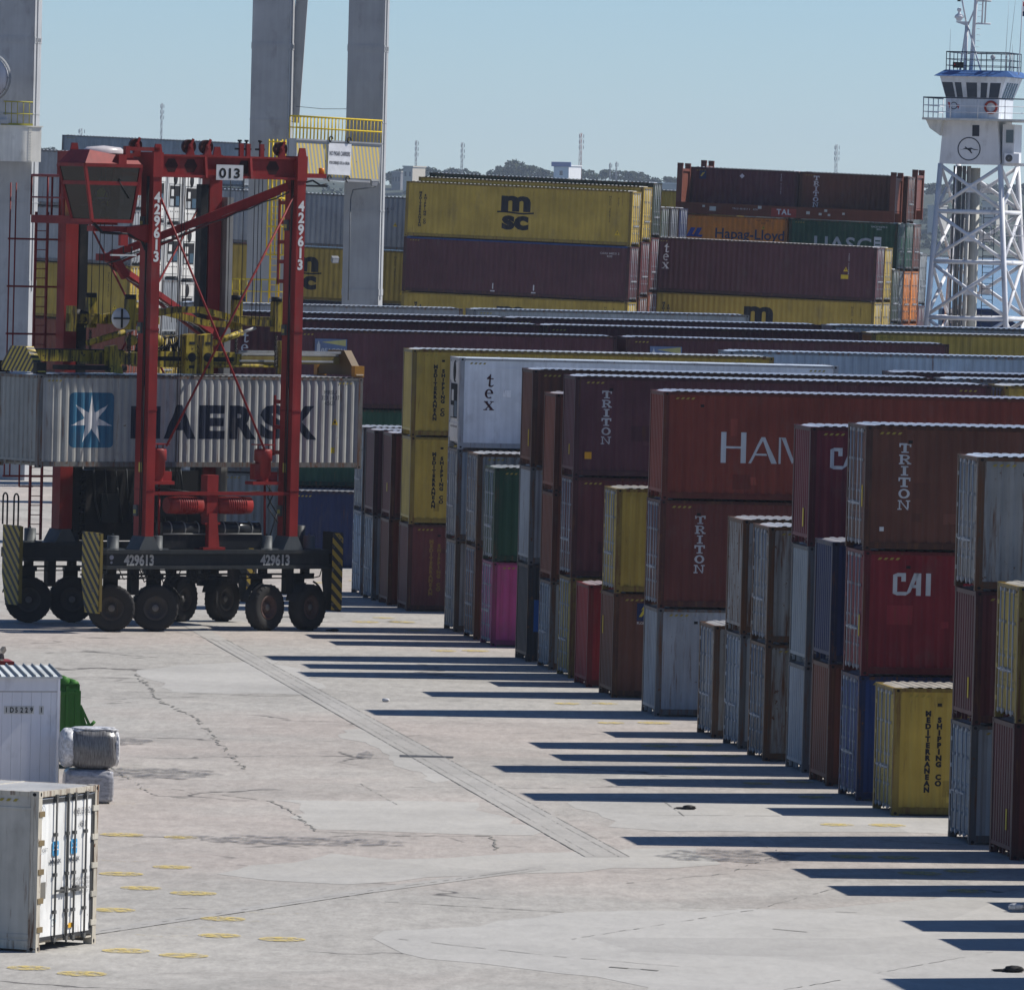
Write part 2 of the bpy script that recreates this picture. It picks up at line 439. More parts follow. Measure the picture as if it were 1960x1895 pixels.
def decal(o, polys, col, x, z, name='lettering', conform=True, dy=0.0, emis=False, rust=.12, label=None):
    """paint polygons (x right, y up) on the camera-side wall, following its corrugation"""
    L = o['_L']; bm = bmesh.new()
    for i, p in enumerate(polys):
        vs = [bm.verts.new((x + a, 0, z + b)) for a, b in p]
        try: bm.faces.new(vs)
        except ValueError: pass
    if conform and not o['_reef']:
        if L not in SB: SB[L] = side_breaks(L)
        xs = [v.co.x for v in bm.verts]; lo, hi = min(xs), max(xs)
        for bx, _ in SB[L]:
            if lo < bx < hi:
                bmesh.ops.bisect_plane(bm, geom=bm.verts[:] + bm.edges[:] + bm.faces[:], plane_co=(bx, 0, 0), plane_no=(1, 0, 0), dist=1e-5)
        for v in bm.verts: v.co.y = prof(L, v.co.x) - .005 + dy
    else:
        for v in bm.verts: v.co.y = (.006 if o['_reef'] else -.002) + dy
    me = bpy.data.meshes.new(name); bm.to_mesh(me); bm.free(); me.materials.append(None)
    d = link(name, me, paint(col, rust, .55, .15), o)
    if label: d['label'] = label
    return d
def T(o, body, col, x, z, size, **k):
    n = k.pop('name', 'lettering'); dy = k.pop('dy', 0.0); cf_ = k.pop('conform', True)
    return decal(o, text_polys(body, size, **k), col, x, z, n, cf_, dy)
def vert(s): return '\n'.join(s)
def wear(o, c, n=3):
    """welded repair plates, a vent cowl and small stickers on the camera side wall"""
    L, H = o['_L'], o['_H']
    for k in range(n):
        x, z, w, h = random.uniform(.5, 3.4), random.uniform(.3, H - .9), random.uniform(.15, .6), random.uniform(.12, .5)
        k_ = random.choice((.7, .8, 1.3, 1.5)); q = [(0, 0), (w, random.uniform(-.03, .03)), (w + random.uniform(-.04, .04), h), (0, h)]
        decal(o, [q], tuple(min(.8, v * k_ + .004) for v in c), x, z, 'repair_patch', dy=.003, rust=.5)
    if not o['_reef']:
        b = B(); b.box(.98, 1.12, -.004, .02, H - .42, H - .2); b.box(1.0, 1.1, -.006, -.003, H - .40, H - .33, 1); b.build('vent', [paint(c, .3), flat(DARK)], o)
BLK = (.012, .013, .02); WHT = (.62, .63, .64); GRYW = (.42, .44, .46)
def L_msc(o, col=BLK, big=True, H=2.896):       # vertical carrier name; big: the logo at mid length
    T(o, vert('MEDITERRANEAN'), col, 1.27, H - .36, .235, bold=.007, line=.62, name='lettering')
    T(o, vert('SHIPPING CO'), col, 1.73, H - .52, .235, bold=.007, line=.62, name='lettering')
    if big:
        T(o, 'm', BLK, 6.1, H - .62, 1.75, bold=.05, sx=1.0, name='logo')
        T(o, 'sc', BLK, 6.1, H - 1.34, 1.25, bold=.055, sx=1.12, name='logo')
        w = [[(6.1 - .95 + 1.9 * i / 12 - 6.1, .05 * sin(i * .52 + .5)) for i in (k, k + 1)] for k in range(12)]
        decal(o, [[a, b, (b[0], b[1] + .07), (a[0], a[1] + .07)] for a, b in w], BLK, 6.1, H - 1.5, 'logo', dy=-.002)
def L_triton(o, x=1.2, H=2.896, s=.27, col=GRYW, top=.35): decal(o, stack_polys('TRITON', s * 1.05, s, s * .17), col, x, H - top, 'lettering')
def L_tex(o, x=1.15, H=2.896, s=.42, col=GRYW, top=.42):
    decal(o, shift(SLAB['t'], -.5, 0, s * .8, s) , col, x + .1, H - top - s * 1.1, 'lettering', dy=0)
    decal(o, shift(SLAB['e'], -.5 * s * .9, 0, s * .9, s), col, x, H - top - s * 2.15, 'lettering')
    decal(o, shift(SLAB['x'], -.5 * s, 0, s * 1.0, s * .95), col, x, H - top - s * 3.15, 'lettering')
def L_codes(o, L, H=2.896, col=WHT, s=.16, txt='TGHU 482 713 6', tall=False):
    if tall:
        T(o, vert(txt), col, L - 1.0, H - .3, s, line=.68)
    else:
        T(o, txt + '\n45G1', col, L - 1.3, H - .3, s, line=.9)
def warn(o, x, z, s=.26):
    decal(o, [[(-s / 2, 0), (s / 2, 0), (0, s * .95)]], (.6, .42, .03), x, z, 'warning_label')
    decal(o, [[(-.02, s * .25), (.02, s * .25), (.03, s * .55), (-.03, s * .55)]], BLK, x, z, 'warning_label', dy=-.003)
# ---------------------------------------------------------------- the container yard
def norm_top(polys):
    t = max(y for p in polys for _, y in p); return [[(x, y - t) for x, y in p] for p in polys]
def T(o, body, col, x, z, size, **k):
    n = k.pop('name', 'lettering'); dy = k.pop('dy', 0.0); cf_ = k.pop('conform', True)
    return decal(o, norm_top(text_polys(body, size, **k)), col, x, z, n, cf_, dy)
def L_msc(o, col=BLK, big=False, H=2.896):
    T(o, vert('MEDITERRANEAN'), col, .8, H - .5, .160, bold=.011, line=.9, sx=1.12)
    T(o, vert('SHIPPING CO'), col, 1.06, H - .64, .160, bold=.011, line=.9, sx=1.12)
    if big:
        T(o, 'm', BLK, 5.95, H - .52, 1.5, bold=.07, sx=1.42, name='logo')
        T(o, 'sc', BLK, 5.95, H - 1.56, 1.32, bold=.07, sx=1.28, name='logo')
        w = [(.165 * i - .99, .035 * sin(i * .52 + .5)) for i in range(13)]
        decal(o, [[a, b, (b[0], b[1] + .085), (a[0], a[1] + .085)] for a, b in zip(w, w[1:])], BLK, 5.95, H - 1.45, 'logo', dy=-.003)
        T(o, vert('MEDU 482713'), BLK, 11.0, H - .3, .15, line=.85, sx=1.1); T(o, vert('45G1'), BLK, 11.45, H - .35, .15, line=.85); warn(o, 11.45, .55, .3)
def L_triton(o, H=2.896, x=.93, s=.222, top=.4, col=GRYW): decal(o, stack_polys('TRITON', s * 1.35, s, .042), col, x, H - top)
def L_tex(o, x=.96, H=2.896, s=.36, col=GRYW, top=.5):
    decal(o, shift(SLAB['t'], -.5 * s * .8, 0, s * .8, s), col, x + .03, H - top - s * 1.15)
    decal(o, shift(SLAB['e'], -.5 * s * .85, 0, s * .85, s), col, x, H - top - s * 2.15)
    decal(o, shift(SLAB['x'], -.5 * s * .95, 0, s * .95, s), col, x, H - top - s * 3.2)
def L_cai(o, x=.7, H=2.896, top=.5, h=.52):
    C_ = [R4(0, .08, .1, .92), [(0, .92), (.1, .84), (.3, .84), (.3, 1), (.1, 1)], R4(.2, .62, .3, .84), [(0, .08), (.1, 0), (.3, 0), (.34, .16), (.1, .16)]]
    A_ = [[(.3, 0), (.36, .16), (.55, 1), (.42, .84)], [(.3, 0), (.42, .16), (.62, 1), (.5, 1)], R4(.55, 0, .66, 1), R4(.44, .34, .55, .48)]
    I_ = [R4(.78, 0, .89, 1)]
    decal(o, [[(a, b * h) for a, b in p] for p in C_ + [A_[1], A_[2], A_[3]] + I_], GRYW, x, H - top - h)
def end_label(o, y, z, w, h, col=(.55, .4, .03)):
    b = B(); b.box(-.012, -.004, y - w / 2, y + w / 2, z, z + h); b.build('notice_label', flat(col), o)

MAR = (.105, .030, .034); PUR = (.095, .036, .046); WIN = (.13, .024, .034); REDB = (.20, .042, .028); REDM = (.115, .032, .026); REDC = (.19, .018, .026); RED = (.25, .02, .028); BRN = (.125, .05, .034)
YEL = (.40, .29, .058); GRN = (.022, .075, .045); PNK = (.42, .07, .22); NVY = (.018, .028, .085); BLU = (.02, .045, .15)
GRY = (.25, .28, .30); LGR = (.28, .30, .32); RGR = (.26, .26, .25); WHI = (.74, .76, .78); LBL = (.27, .36, .46); ORA = (.60, .20, .03)
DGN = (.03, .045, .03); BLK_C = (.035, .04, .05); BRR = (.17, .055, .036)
CN = {WIN: 'wine red', REDM: 'dark brick red', REDC: 'crimson', MAR: 'maroon', PUR: 'dusky purple', REDB: 'brick red', RED: 'bright red', BRN: 'brown', YEL: 'yellow', GRN: 'dark green', PNK: 'pink', NVY: 'navy blue',
      BLU: 'blue', GRY: 'grey', LGR: 'light grey', RGR: 'rust stained grey', WHI: 'white', LBL: 'pale blue', ORA: 'orange', DGN: 'olive green', BLK_C: 'near black', BRR: 'rusty red brown'}
Lh = Vector((0.99077656, 0.13550578, 0)); Wh = Vector((0.13550578, -0.99077656, 0)); M0 = Vector((2.4849, 242.2873, 0))
RZ = atan2(Lh.y, Lh.x)
def yard(w, l, z=0.0): return M0 + Wh * (w + CW) + Lh * l + Vector((0, 0, z))
HC, ST = 2.896, 2.591
ORD = ['nearest', 'second', 'third', 'fourth', 'fifth', 'sixth', 'seventh', 'eighth', 'ninth', 'tenth', 'eleventh', 'twelfth', 'thirteenth', 'fourteenth',
       'fifteenth', 'sixteenth', 'seventeenth', 'eighteenth', 'nineteenth', 'twentieth', 'twenty-first', 'farthest']
LV = {1: ['standing alone as'], 2: ['bottom of', 'top of'], 3: ['bottom of', 'middle of', 'top of'], 4: ['bottom of', 'second level of', 'third level of', 'top of'],
      5: ['bottom of', 'second level of', 'third level of', 'fourth level of', 'top of']}
END = {'D': 'doors', 'C': 'ribbed end', 'R': 'cooling unit'}
# (w, l, [(colour, end, height, rust, extra)...bottom to top])
def none(o): pass
def f_lab(y=.55, z=.7, h=.45): return lambda o: end_label(o, y, z, .13, h)
HSF = {'H': [R4(0, 0, .13, 1), R4(.48, 0, .61, 1), R4(.13, .47, .48, .54)], 'A': [[(-.02, 0), (.05, 0), (.37, .86), (.33, 1)], [(.33, 1), (.37, .86), (.62, 0), (.78, 0), (.43, 1)], [(.16, .3), (.5, .3), (.48, .37), (.19, .37)]],
       'M': [R4(.02, 0, .08, 1), [(.08, 1), (.2, 1), (.45, .12), (.40, .0)], [(.45, .0), (.45, .12), (.68, 1), (.74, 1)], R4(.74, 0, .88, 1)]}
def x_ham(o):
    for ch, x, s in (('H', 2.0, 1.13), ('A', 2.72, .97), ('M', 3.5, .97), ('B', 4.3, .97), ('U', 5.0, .97), ('R', 5.75, .97), ('G', 6.55, .97), ('S', 7.8, 1.13), ('U', 8.6, .97), ('D', 9.4, .97)):
        p = HSF[ch] if ch in HSF else None
        if p is None: p = text_polys(ch, s); lo = min(b for q in p for _, b in q); p = [[(a, b - lo) for a, b in q] for q in p]
        else: p = [[((a - .37) * s, b * s * .73) for a, b in q] for q in p]
        decal(o, p, GRYW, x, 1.02)
def x_flor(o):
    decal(o, [R4(0, 0, .42, .5)], (.015, .03, .1), .66, 2.14, 'sign', conform=False)
    decal(o, [[(.06, .12), (.14, .12), (.34, .4), (.2, .36)], [(.12, .3), (.2, .34), (.36, .44), (.2, .44)]], (.55, .45, .05), .66, 2.14, 'sign', conform=False, dy=-.004)
    T(o, 'FLORENS', WHT, .87, 2.12, .1, conform=False, name='sign')
def x_yl(o): decal(o, [[(0, -.09), (.09, 0), (0, .09), (-.09, 0)]], WHT, 1.1, 1.5, 'placard', conform=False)
def x_sq(o): L_triton(o); decal(o, [R4(-.1, -.1, .1, .1)], (.5, .25, .02), .42, .62, 'notice_label', conform=False); end_label(o, .9, .62, .1, .3)
def x_white(o): decal(o, [R4(-.05, -.05, .05, .05)], WHT, .42, .5, 'placard', conform=False)
ROWS = [
 ('v', 58.04, .09, [(MAR, 'C', HC, .2, f_lab(.6, .6)), (YEL, 'D', HC, .45, none)]),
 ('u', 53.78, -.02, [(GRY, 'D', ST, .35, none), (MAR, 'C', HC, .3, f_lab(.6, .55)), (RGR, 'D', HC, .6, none)]),
 ('t', 45.30, -.18, [(YEL, 'D', HC, .35, lambda o: L_msc(o))]),
 ('s', 40.57, -.14, [(BLU, 'D', HC, .4, none), (REDC, 'D', HC, .2, lambda o: (L_cai(o), end_label(o, .4, .9, .1, .5))), (BRN, 'D', HC, .3, lambda o: (L_triton(o), x_white(o), end_label(o, .3, 1.0, .1, .5)))]),
 ('r', 35.71, -.03, [(BRR, 'C', HC, .45, none), (NVY, 'C', HC, .25, none)]),
 ('q', 31.07, .20, [(LGR, 'C', ST, .3, none), (GRY, 'C', HC, .3, none), (WIN, 'C', HC, .15, lambda o: (L_cai(o, .5), end_label(o, .75, .45, .14, .45)))]),
 ('p', 26.94, -.10, [(RGR, 'D', HC, .75, none), (RGR, 'D', HC, .7, none)]),
 ('o', 22.38, .03, [(GRY, 'D', HC, .35, none), (RGR, 'C', HC, .8, none)]),
 ('n', 18.02, .03, [(RGR, 'D', HC, .6, none)]),
 ('m', 9.14, -.06, [(LGR, 'C', HC, .45, none), (REDM, 'D', HC, .35, lambda o: L_triton(o, x=1.1)), (REDB, 'C', HC, .2, x_ham)]),
 ('l', .75, -.02, [(BRN, 'C', HC, .45, lambda o: (x_flor(o), end_label(o, 1.9, 1.7, .12, .5))), (YEL, 'D', HC, .45, x_yl)]),
 ('k', -4.27, -.02, [(RED, 'C', HC, .25, none)]),
 ('j', -8.59, .10, [(YEL, 'D', HC, .55, none), (MAR, 'D', HC, .2, lambda o: T(o, vert('MEDITERRANEAN'), (.18, .09, .03), 1.55, HC - .33, .165, bold=.006, line=.92)), (PUR, 'C', HC, .2, x_sq)]),
 ('i', -12.80, .11, [(GRY, 'D', ST, .55, none), (BRR, 'C', ST, .3, none), (BRR, 'C', HC, .35, none)]),
 ('h', -17.02, .04, [(BLK_C, 'C', HC, .3, lambda o: decal(o, [R4(0, 0, .9, .95)], (.01, .08, .3), .2, .9, 'sign', conform=False)), (LGR, 'C', HC, .4, none), (BRN, 'C', HC, .3, f_lab(.6, .6, .5))]),
 ('g', -25.54, .10, [(PNK, 'D', ST, .2, none), (GRN, 'D', HC, .2, none)]),
 ('f', -29.38, .06, [(BRR, 'D', HC, .8, none), (RGR, 'D', HC, .6, none)]),
 ('e', -33.95, .03, [(RGR, 'D', HC, .35, none), (GRY, 'D', HC, .45, none), (WHI, 'R', HC, .12, lambda o: L_tex(o, col=(.05, .012, .02)))]),
 ('d', -47.15, .15, [(MAR, 'C', HC, .25, lambda o: L_msc(o, (.2, .12, .03))), (YEL, 'C', HC, .25, lambda o: L_msc(o)), (YEL, 'C', HC, .35, lambda o: L_msc(o))]),
 ('c', -50.97, -.03, [(REDM, 'C', HC, .4, none), (MAR, 'C', HC, .3, f_lab(.9, .9, .3))]),
 ('b', -54.16, -.21, [(GRY, 'D', HC, .4, none), (PUR, 'C', HC, .25, none)]),
 ('a', -57.89, -.14, [(LBL, 'D', HC, .4, none), (GRY, 'D', HC, .3, none)]),
]
for i, (nm, w, l, lv) in enumerate(ROWS):
    z = 0.0; n = len(lv)
    for j, (c, e, H, ru, fn) in enumerate(lv):
        lab = f"{CN[c]} container, {END[e]} seen, {LV[n][j]} the {ORD[i]} front stack from right"
        o = container('R' if e == 'R' else 'S', c, yard(w, l + random.uniform(-.02, .02), z), RZ, lab, H=H, left=e, right='C', rust=ru,
                      roofc=(.78, .8, .82) if e == 'R' else None,
                      group='containers in the front rows of the yard', framec=(.095, .07, .052) if c == RGR else ((.10, .105, .11) if c in (LGR, GRY) else None))
        fn(o); z += H + .012
        if i < 13 or nm in 'de': wear(o, c, 2 + (i + j) % 3)
# the stacks whose shadows cross the right foreground and the second bay behind the front rows
def bay2(w, l, cols, desc, first_hidden=0, ends='C', hs=None):
    z = 0
    for j, c in enumerate(cols):
        H = (hs or [HC] * len(cols))[j]
        container('S', c, yard(w, l, z), RZ, f"{CN[c]} container, {LV[len(cols)][j]} {desc}", H=H, left=ends, right='C', rust=.35, far=False, group='containers in the back bays of the yard')
        z += H + .012
for k, (w, hs) in enumerate(((62.55, 2), (66.9, 2), (71.06, 1), (75.14, 2), (79.17, 2), (87.09, 3))):
    bay2(w, .0, [(MAR, GRY, BLU), (BRN, LGR), (YEL,), (GRY, MAR), (NVY, RGR), (GRY, BRN, MAR)][k][:hs], f"the {ORD[k]} shadow casting stack beyond the right edge")
bay2(-57.89, 12.55, [LGR, MAR, LBL], 'the pale blue topped stack right of the white container', ends='D')
bay2(-25.54, 12.55, [MAR, GRY, PUR], 'the pink roofed second bay stack near the right edge', ends='C')
bay2(-17.02, 12.6, [GRY, BLK_C, LGR], 'the pale roofed second bay stack near the right edge', ends='C')
bay2(-8.59, 12.65, [GRY, BRN, YEL], 'the yellow topped second bay stack at the right edge', ends='D')

# middle block: long rows end to end, seen mostly as roofs
def midrow(Y, xs, z0, cols, desc, L=12.192, deco=None, ends='C'):
    """Y: distance at the first left end; xs: photo x of the left ends; cols: per container bottom to top"""
    for n, x in enumerate(xs):
        s = FPX / Y; X = AT(x, 620, Y).x
        p0 = Vector((X, Y, 0)); 
        for j, c in enumerate(cols[n]):
            o = container('S', c, (p0.x, p0.y, z0 + j * (HC + .012)), RZ, f"{CN[c]} container, {LV[len(cols[n])][j]} the {['left', 'middle', 'right', 'far right'][n]} stack in {desc}",
                          left=ends, right='C', rust=.3, far=True, group='containers in the middle rows of the yard')
            if deco: deco(o, n, j)
def beacon(o, n, j):
    if j == 2 and n < 2:
        decal(o, [R4(0, 0, 1.2, .62)], (.13, .18, .30), .9, 1.95, 'sign', conform=False)
        T(o, 'BEACON', (.5, .53, .55), 1.56, 2.22, .22, conform=False, shear=.2, name='sign', dy=-.004)
        decal(o, [R4(.08, .05, .2, .42), [(.1, .42), (.18, .42), (.14, .56)]], (.5, .53, .55), .9, 1.95, 'sign', conform=False, dy=-.004)
        decal(o, [[(.25, .5), (1.15, .36), (1.15, .6)]], (.42, .4, .16), .9, 1.95, 'sign', conform=False, dy=-.003)
def dY(x0, x1, Y): return 0
YA, YB_, YC, YD = 320.2, 325.0, 331.5, 375.0
def rowof(Y0, x0, xs, *a, **k):
    # keep every container of a row on one straight line along the yard direction
    p = AT(x0, 620, Y0)
    z0, cols, desc = a
    for n, x in enumerate(xs):
        # solve for the point of the line seen at photo x
        lo, hi = -80.0, 80.0
        for _ in range(50):
            m = (lo + hi) / 2; q = Vector((p.x, p.y, 0)) + Lh * m
            px = PW / 2 + FPX * ((q - Vector((0, 0, CAMZ)) + Vector((0, 0, z0 + 8.7))).dot(cR)) / ((q - Vector((0, 0, CAMZ)) + Vector((0, 0, z0 + 8.7))).dot(cf))
            if px < x: lo = m
            else: hi = m
        q = Vector((p.x, p.y, 0)) + Lh * m
        for j, c in enumerate(cols[n]):
            o = container('S', c, (q.x, q.y, z0 + j * (HC + .012)), RZ, f"{CN[c]} container, {LV[len(cols[n])][j]} the {['left', 'middle', 'right', 'far right'][n]} stack in {desc}",
                          left=k.get('ends', 'C'), right='C', rust=.3, far=True, group='containers in the middle rows of the yard')
            if k.get('deco'): k['deco'](o, n, j)
def texB(o, n, j):
    if n == 0 and j == 2: L_tex(o, x=.9, col=WHT)
rowof(YA, 1195, [557, 1199, 1841], .08, [[NVY, GRN, PUR], [GRY, MAR, PUR], [GRY, GRN]], 'the row with lighthouse signs', deco=beacon)
rowof(YB_, 1036, [424, 1041, 1669], .38, [[GRY, LGR, MAR], [GRY, NVY, MAR], [BRN, GRY, YEL]], 'the row behind the lighthouse signs', deco=texB)
rowof(YC, 1036, [372, 974, 1592], .54, [[LGR, GRY, PUR], [MAR, GRY, PUR], [GRY, BLU, LGR]], 'the third middle row')
rowof(YD, 905, [352, 905, 1460], .3, [[GRY, GRN, LGR], [MAR, BLU, GRY], [MAR, BLU]], 'the farthest middle row')
rowof(316.2, 560, [560], 0.0, [[NVY]], 'front of the middle rows')

# ---------------------------------------------------------------- far block on the quay (the apron falls slightly to the right there)
class Far:
    def __init__(s, px, py, Y, ztop, yaw, tilt=.021):
        s.R = (Matrix.Rotation(tilt, 3, 'Y') @ Matrix.Rotation(radians(yaw), 3, 'Z')); s.e = s.R.to_euler()
        s.P = AT(px, py, Y); s.P = Vector((s.P.x, s.P.y, ztop if ztop is not None else s.P.z))
    def at(s, lx, ly, dz): return s.P + s.R @ Vector((lx, ly, dz))
    def col(s, ly, specs, desc, lx=0.0, dz=0.0, L=12.192, n_vis=9):
        z = dz; out = []
        tot = len(specs)
        for j, sp in enumerate(specs):
            c, l, r, H = sp[:4]; fn = sp[4] if len(sp) > 4 else none
            kind = 'R' if 'R' in (l, r) else 'S'
            z -= H + .012
            o = container(kind, c, s.at(lx, ly, z), 0, f"{CN[c]} container, {'top' if j == 0 else ORD[j] + ' level down'} of {desc}", H=H, L=L, left=l, right=r,
                          rust=.3, far=True, group='containers stacked on the far quay', tilt=s.e, tape=j == 0 or L > 7)
            fn(o); out.append(o)
        return out
msc_big = lambda o: L_msc(o, big=True)
def purp(o):
    T(o, 'CAXU 440521 2\n4200', WHT, 11.1, 2.55, .15)
    for x in (4.9, 7.1): decal(o, [R4(-.03, 0, .03, .3), R4(-.12, -.14, .12, -.08)], WHT, x, .35, 'lettering')
D_ = 'D'
fA = Far(778, 346.5, 455, None, -12)
fA.col(0, [(YEL, 'C', D_, HC, msc_big), (PUR, 'C', D_, HC, lambda o: (purp(o), decal(o, [R4(0, 0, 11.9, .085)], (.02, .05, .16), .15, 2.81, 'top_stripe', conform=False, dy=-.004))), (YEL, 'C', D_, HC, msc_big), (MAR, 'C', D_, HC), (GRY, 'C', D_, HC)], 'the big logo front stack')
fA.col(2.62, [(YEL, 'C', D_, HC), (MAR, 'C', D_, HC), (BRN, 'C', D_, HC), (MAR, 'C', D_, HC), (GRY, 'C', D_, HC)], 'the stack just behind the big logo', dz=.27, lx=.06)
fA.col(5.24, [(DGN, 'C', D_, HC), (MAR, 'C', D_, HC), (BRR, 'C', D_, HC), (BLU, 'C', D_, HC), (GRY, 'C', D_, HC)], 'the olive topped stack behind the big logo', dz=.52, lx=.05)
for k, (c, c2) in enumerate(((DGN, YEL), (BLK_C, GRN), (NVY, GRY))):  # dark top colours stand in for shade on these door ends
    fA.col(7.9 + 2.62 * k, [(c, 'C', D_, HC), (c2, 'C', D_, HC), (BLK_C, 'C', D_, HC), (MAR, 'C', D_, HC)], f"the {ORD[k + 3]} shade-coloured stack behind the big logo", dz=-.75)
fX = Far(1010, 352, 492, None, -12)
fX.col(0, [(YEL, 'C', 'C', HC), (MAR, 'C', 'C', HC), (GRY, 'C', 'C', HC)], 'the stack in the gap left of the flat racks', dz=0)
fB = Far(1248, 453.5, 460, None, -12)
def texf(o):
    L_tex(o, x=.8, s=.42, top=.3, col=(.75, .75, .75)); T(o, vert('TEXU 713468'), WHT, 10.7, 2.5, .12, line=.85); warn(o, 10.55, 1.55, .26)
    decal(o, [R4(-.2, -.1, .2, .12)], (.55, .4, .03), 10.5, 1.25, 'warning_label')
fB.col(0, [(PUR, 'C', D_, HC, texf), (YEL, 'C', D_, HC, msc_big), (GRY, 'C', D_, HC), (BLU, 'C', D_, HC)], 'the white lettered maroon fronted stack')
fB.col(2.62, [(YEL, 'C', D_, HC), (YEL, 'C', D_, HC), (GRY, 'C', D_, HC), (MAR, 'C', D_, HC)], 'the yellow doored stack behind white letters')
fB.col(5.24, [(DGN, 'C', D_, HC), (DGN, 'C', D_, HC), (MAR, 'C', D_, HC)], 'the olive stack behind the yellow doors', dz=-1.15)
fC = Far(1301, 408.5, 474, None, -12)
def hapag(o):
    T(o, 'Hapag-Lloyd', (.03, .04, .09), 3.95, 1.9, .78, bold=.012)
    for dx in (0, .36): decal(o, [[(0, 0), (.26, 0), (.5, .5), (.24, .5)], [(.2, 0), (.5, 0), (.56, .12), (.26, .12)]], (.03, .07, .33), .42 + dx, 1.36, 'logo')
    T(o, 'HLXU 1148912\n22G1', BLK, 4.7, 2.45, .13); warn(o, 4.7, 1.95, .2)
def uasc(o):
    T(o, 'UASC', GRYW, 3.0, 1.72, 1.05, bold=.02, sx=1.15, track=1.1); T(o, 'UACU 852792 3\n22G1', WHT, 5.0, 2.4, .13)
    decal(o, [R4(-.2, -.6, .2, .1)], WHT, 4.95, 1.7, 'sign', conform=False)
    for q in range(3): decal(o, [R4(-.14, -.05, .14, .02)], GRN, 4.95, 1.6 - .2 * q, 'sign', conform=False, dy=-.004)
fC.col(0, [(ORA, 'C', 'C', ST, hapag)], 'the left half under the front flat rack', L=6.058)
fC.col(0, [(GRN, 'C', D_, ST, uasc)], 'the right half under the front flat rack', L=6.058, lx=6.134)
fC.col(0, [(GRY, 'C', D_, HC), (MAR, 'C', D_, HC), (BLU, 'C', D_, HC)], 'the stack under the orange and green boxes', dz=-ST - .012)
fC.col(2.62, [(GRN, 'C', D_, ST), (ORA, 'C', D_, HC), (ORA, 'C', D_, HC), (BRN, 'C', D_, HC)], 'the green and orange doored stack')
fC.col(5.24, [(BRN, 'C', D_, ST), (ORA, 'C', D_, HC), (ORA, 'C', D_, HC), (MAR, 'C', D_, HC)], 'the dusky doored stack beside the tower')
def florf(o):
    decal(o, [R4(0, 0, .38, .46)], (.03, .05, .12), .5, 1.95, 'sign', conform=False)
    decal(o, [[(.06, .14), (.14, .14), (.32, .38), (.18, .34)]], (.6, .5, .06), .5, 1.95, 'sign', conform=False, dy=-.004)
    decal(o, [[(0, -.14), (.14, 0), (0, .14), (-.14, 0)]], WHT, 2.9, 2.2, 'placard', conform=False)
    T(o, vert('FSCU 913764'), WHT, 5.1, 2.4, .12, line=.85)
fC.col(2.62, [(PUR, 'C', 'C', ST, florf)], 'the small left container behind the flat rack', L=6.058, dz=ST + .02, lx=.0)
fC.col(2.62, [(BRN, 'C', D_, ST, lambda o: L_triton(o, H=ST, x=.95, s=.25, top=.2, col=(.7, .7, .7)))], 'the small lettered container behind the flat rack', L=6.058, dz=ST + .02, lx=6.12)
fC.col(7.86, [(GRY, 'C', D_, HC), (PUR, 'C', D_, HC), (YEL, 'C', D_, HC)], 'the rearmost flat rack stack', dz=-1.6)
def flat_rack(f, lx, ly, dz, label, sign):
    c = (.17, .05, .03); o = empty('flat_rack', f.at(lx, ly, dz), 0, label, 'flat rack', 'empty flat racks on the far quay'); o.rotation_euler = f.e
    pm = paint(c, .5); b = B(); L = 12.192
    b.box(0, L, 0, .14, 0, .62).box(0, L, CW - .14, CW, 0, .62).box(.1, L - .1, .14, CW - .14, .5, .6)
    b.build('deck', pm, o)
    for x0, s in ((0, 1), (L - .3, -1)):
        e = B(); e.box(x0, x0 + .3, 0, .2, .62, 2.72).box(x0, x0 + .3, CW - .2, CW, .62, 2.72).box(x0 + .08, x0 + .2, .2, CW - .2, .62, 2.45).box(x0 + .02, x0 + .28, .2, CW - .2, 2.3, 2.45)
        for y in (0, CW - .25): e.box(x0 - .004, x0 + .3, y, y + .25, 2.6, 2.75)
        pass
        e.build('end_wall', paint((.15, .055, .04), .5), o)
    if sign:
        s_ = B(); s_.box(5.35, 6.75, -.012, -.002, .04, .5); s_.build('sign', flat((.3, .05, .04)), o)
        for body, x, sz, col, dz_ in (('TAL', 6.05, .4, WHT, .46), ('TRLU 401017 2   4251', 3.9, .13, WHT, .42)):
            P = norm_top(text_polys(body, sz, bold=.012 if sz > .3 else 0, track=1.2)); q = B()
            for p in P: q.face([(x + a, -.016, dz_ + b_) for a, b_ in p])
            q.build('lettering', flat(col), o)
        q = B()
        for x, z, w in ((1.9, .2, .36), (1.5, .38, .14), (4.6, .42, .2), (7.3, .24, .2), (8.0, .22, .16), (8.3, .42, .16), (8.5, .2, .14), (9.3, .3, .14)): q.box(x, x + w, -.01, -.002, z, z + min(w, .3) * .8)
        q.build('sticker', flat((.5, .5, .46)), o)
    return o
flat_rack(fC, -.25, 0, .02, 'empty rusty red flat rack with a white lettered sign on its side beam', True)
flat_rack(fC, .05, 5.3, .25, 'empty rusty flat rack farther back, only its raised end posts showing over the small containers', False)

